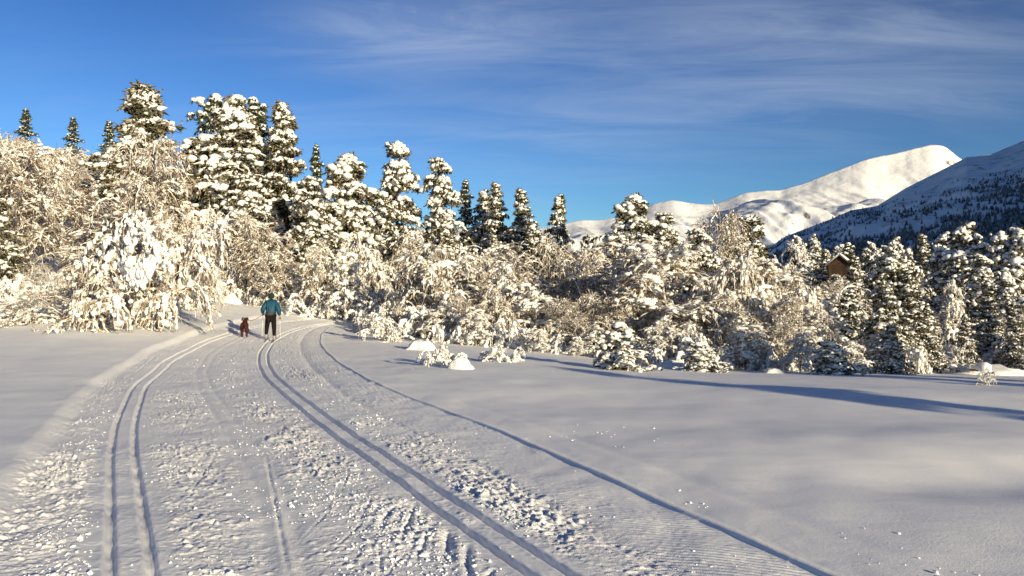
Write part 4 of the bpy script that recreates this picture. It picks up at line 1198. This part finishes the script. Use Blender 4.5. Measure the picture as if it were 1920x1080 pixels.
    # poles and skis rest beside the body: things of their own
    ca, sa = math.cos(math.radians(13)), math.sin(math.radians(13))
    def w_(p): return (bx + p[0] * ca - p[1] * sa, by + p[0] * sa + p[1] * ca, 0)
    pole_m = simple('white ski pole', (.55, .55, .55), (.7, .7, .7), 5, .35)
    for (hp, gp, lab) in ((J['hdl'], (-.33, .18), 'pale ski pole in the left hand of the skier'), (J['hdr'], (.36, -.12), 'pale ski pole in the right hand of the skier')):
        gx, gy, _ = w_(gp); gzz = gz(gx, gy); hx, hy, _ = w_(hp); hz = bz + hp[2]
        r = tag(empty('ski_pole', (gx, gy, gzz)), lab, 'ski pole', 'ski poles of the skier')
        top = np.array([hx - gx, hy - gy, hz + .08 - gzz])
        tube_obj('shaft', [np.array([0, 0, -.03]), top * .5, top * .94], [.006, .008, .009], pole_m, r)
        tube_obj('grip', [top * .90, top * .97, top * 1.02], [.015, .017, .014], gl, r)
        G = Geo(); c = top / np.linalg.norm(top) * .07
        bv_, bf_ = ICO[0]; G.add(bv_ * np.array([.045, .045, .012]) + c, t=bf_); link('basket', G.mesh('basket', black), r)
    ski_m = simple('ski top sheet', (.10, .09, .09), (.3, .28, .26), 3, .35)
    for (bo, lab) in ((J['tol'], 'ski under the left boot of the skier, tip forward'), (J['tor'], 'ski under the right boot of the skier, slightly behind')):
        bx_, by_, _ = w_((bo[0], bo[1] - .1)); 
        zz = bz + .012
        r = tag(empty('ski', (bx_, by_, zz), math.radians(13)), lab, 'ski', 'skis of the skier')
        n = 26; t = np.linspace(-.85, 1.05, n)
        wv = .024 + .005 * np.abs(t) ; wv[-3:] *= [.85, .6, .2]; zt = np.where(t > .85, (t - .85) ** 2 * 3.2, 0) + .010
        gx_ = np.array([bx_ - sa * tt for tt in t]); gy_ = np.array([by_ + ca * tt for tt in t])
        gl_ = np.array([float(base_z(a_, b_)) for a_, b_ in zip(gx_, gy_)]); gl_ = gl_ - gl_[n // 2]
        V = []
        for dz in (.0, .014):
            for s_ in (-1, 1):
                V.append(np.stack([s_ * wv, t, zt + dz + gl_], 1))
        V = np.concatenate(V); q = []
        for i in range(n - 1):
            a0, a1, b0, b1 = i, n + i, 2 * n + i, 3 * n + i
            q += [(a0, a0 + 1, a1 + 1, a1), (b0, b1, b1 + 1, b0 + 1), (a0, b0, b0 + 1, a0 + 1), (a1, a1 + 1, b1 + 1, b1)]
        q += [(0, n, 3 * n, 2 * n), (n - 1, 3 * n - 1, 4 * n - 1, 2 * n - 1)]
        link('blade', mesh_np('ski_blade', V, quads=q, smooth=False, mat=ski_m), r)
        bm = bmesh.new(); box_bm(bm, (0, .1, .032), (.05, .12, .02)); bm_obj('binding', bm, black, r)
    return bx, by, bz, w_, J
SK = skier()

# ------------------------------------------------------------------ dog and lead
def dog():
    x, y = at(459, 630)
    z = gz(x, y)
    root = tag(empty('dog', (x, y, z), math.radians(17)), 'reddish brown dog walking away on a lead beside the skier', 'dog')
    fur = simple('red brown fur', (.018, .005, .004), (.085, .020, .012), 18, .85, [(50, 1), (120, 1)], .012)
    J = dict(hip=(0, -.24, .47), belly=(0, 0, .45), chest=(0, .24, .45), neck=(0, .38, .56), head=(.01, .50, .66), muz=(.01, .64, .62), nose=(.01, .71, .60),
             t1=(0, -.36, .50), t2=(.02, -.50, .42), t3=(.03, -.60, .34),
             hl1=(-.075, -.26, .40), hl2=(-.09, -.16, .27), hl3=(-.085, -.34, .15), hl4=(-.085, -.31, .03), hl5=(-.075, -.25, .02),
             hr1=(.075, -.26, .40), hr2=(.09, -.24, .27), hr3=(.085, -.40, .16), hr4=(.085, -.40, .03), hr5=(.085, -.34, .02),
             fl1=(-.075, .26, .36), fl2=(-.08, .22, .22), fl3=(-.08, .26, .04), fl4=(-.08, .31, .02),
             fr1=(.075, .26, .36), fr2=(.08, .31, .22), fr3=(.08, .36, .04), fr4=(.08, .41, .02))
    R = dict(hip=(.135, .15), belly=(.12, .15), chest=(.14, .18), neck=.085, head=.085, muz=.045, nose=.028, t1=.035, t2=.045, t3=.015,
             hl1=.10, hl2=.078, hl3=.05, hl4=.036, hl5=.03, hr1=.10, hr2=.078, hr3=.05, hr4=.036, hr5=.03,
             fl1=.065, fl2=.04, fl3=.028, fl4=.03, fr1=.065, fr2=.04, fr3=.028, fr4=.03)
    nm = list(J); ix = {k: i for i, k in enumerate(nm)}
    E = [('hip', 'belly'), ('belly', 'chest'), ('chest', 'neck'), ('neck', 'head'), ('head', 'muz'), ('muz', 'nose'), ('hip', 't1'), ('t1', 't2'), ('t2', 't3')]
    for s_ in ('hl', 'hr'): E += [('hip', s_ + '1')] + [(s_ + str(i), s_ + str(i + 1)) for i in range(1, 5)]
    for s_ in ('fl', 'fr'): E += [('chest', s_ + '1')] + [(s_ + str(i), s_ + str(i + 1)) for i in range(1, 4)]
    skin_obj('body', [J[k] for k in nm], [(ix[a], ix[b]) for a, b in E], [R[k] for k in nm], 1, fur, root)
    for s_ in (-1, 1):
        skin_obj('ear', [(s_ * .06, .48, .73), (s_ * .105, .47, .66), (s_ * .11, .49, .58)], [(0, 1), (1, 2)], [.025, .032, .022], 0, fur, root, 1)
        G = Geo(); bv, bf = ICO[0]; G.add(bv * .011 + np.array([.01 + s_ * .038, .565, .69]), t=bf); link('eye', G.mesh('eye', simple('dark eye', (.01, .008, .006), (.02, .015, .01), 3, .2)), root)
    G = Geo(); a = np.linspace(0, 2 * np.pi, 13); P = np.stack([.09 * np.cos(a), .36 + .035 * np.sin(a), .53 + .085 * np.sin(a)], 1)[None]
    G.tubes(P, np.full((1, 13), .012), 5); link('collar', G.mesh('collar', fabric('orange collar', (.5, .16, .04))), root)
    # lead
    bx, by, bz, w_, J2 = SK
    hx, hy, _ = w_(J2['hdl']); hz = bz + J2['hdl'][2]
    a0 = np.array([x - .10, y + .36, z + .62]); a1 = np.array([hx, hy, hz])
    pts = [a0 + (a1 - a0) * t + np.array([0, 0, -.10 * math.sin(math.pi * t)]) for t in np.linspace(0, 1, 14)]
    o = tube_obj('dog_lead', pts, .011, fabric('orange brown webbing', (.45, .17, .06)), None, 6)
    tag(o, 'orange brown lead running from the skier to the dog', 'lead')
dog()
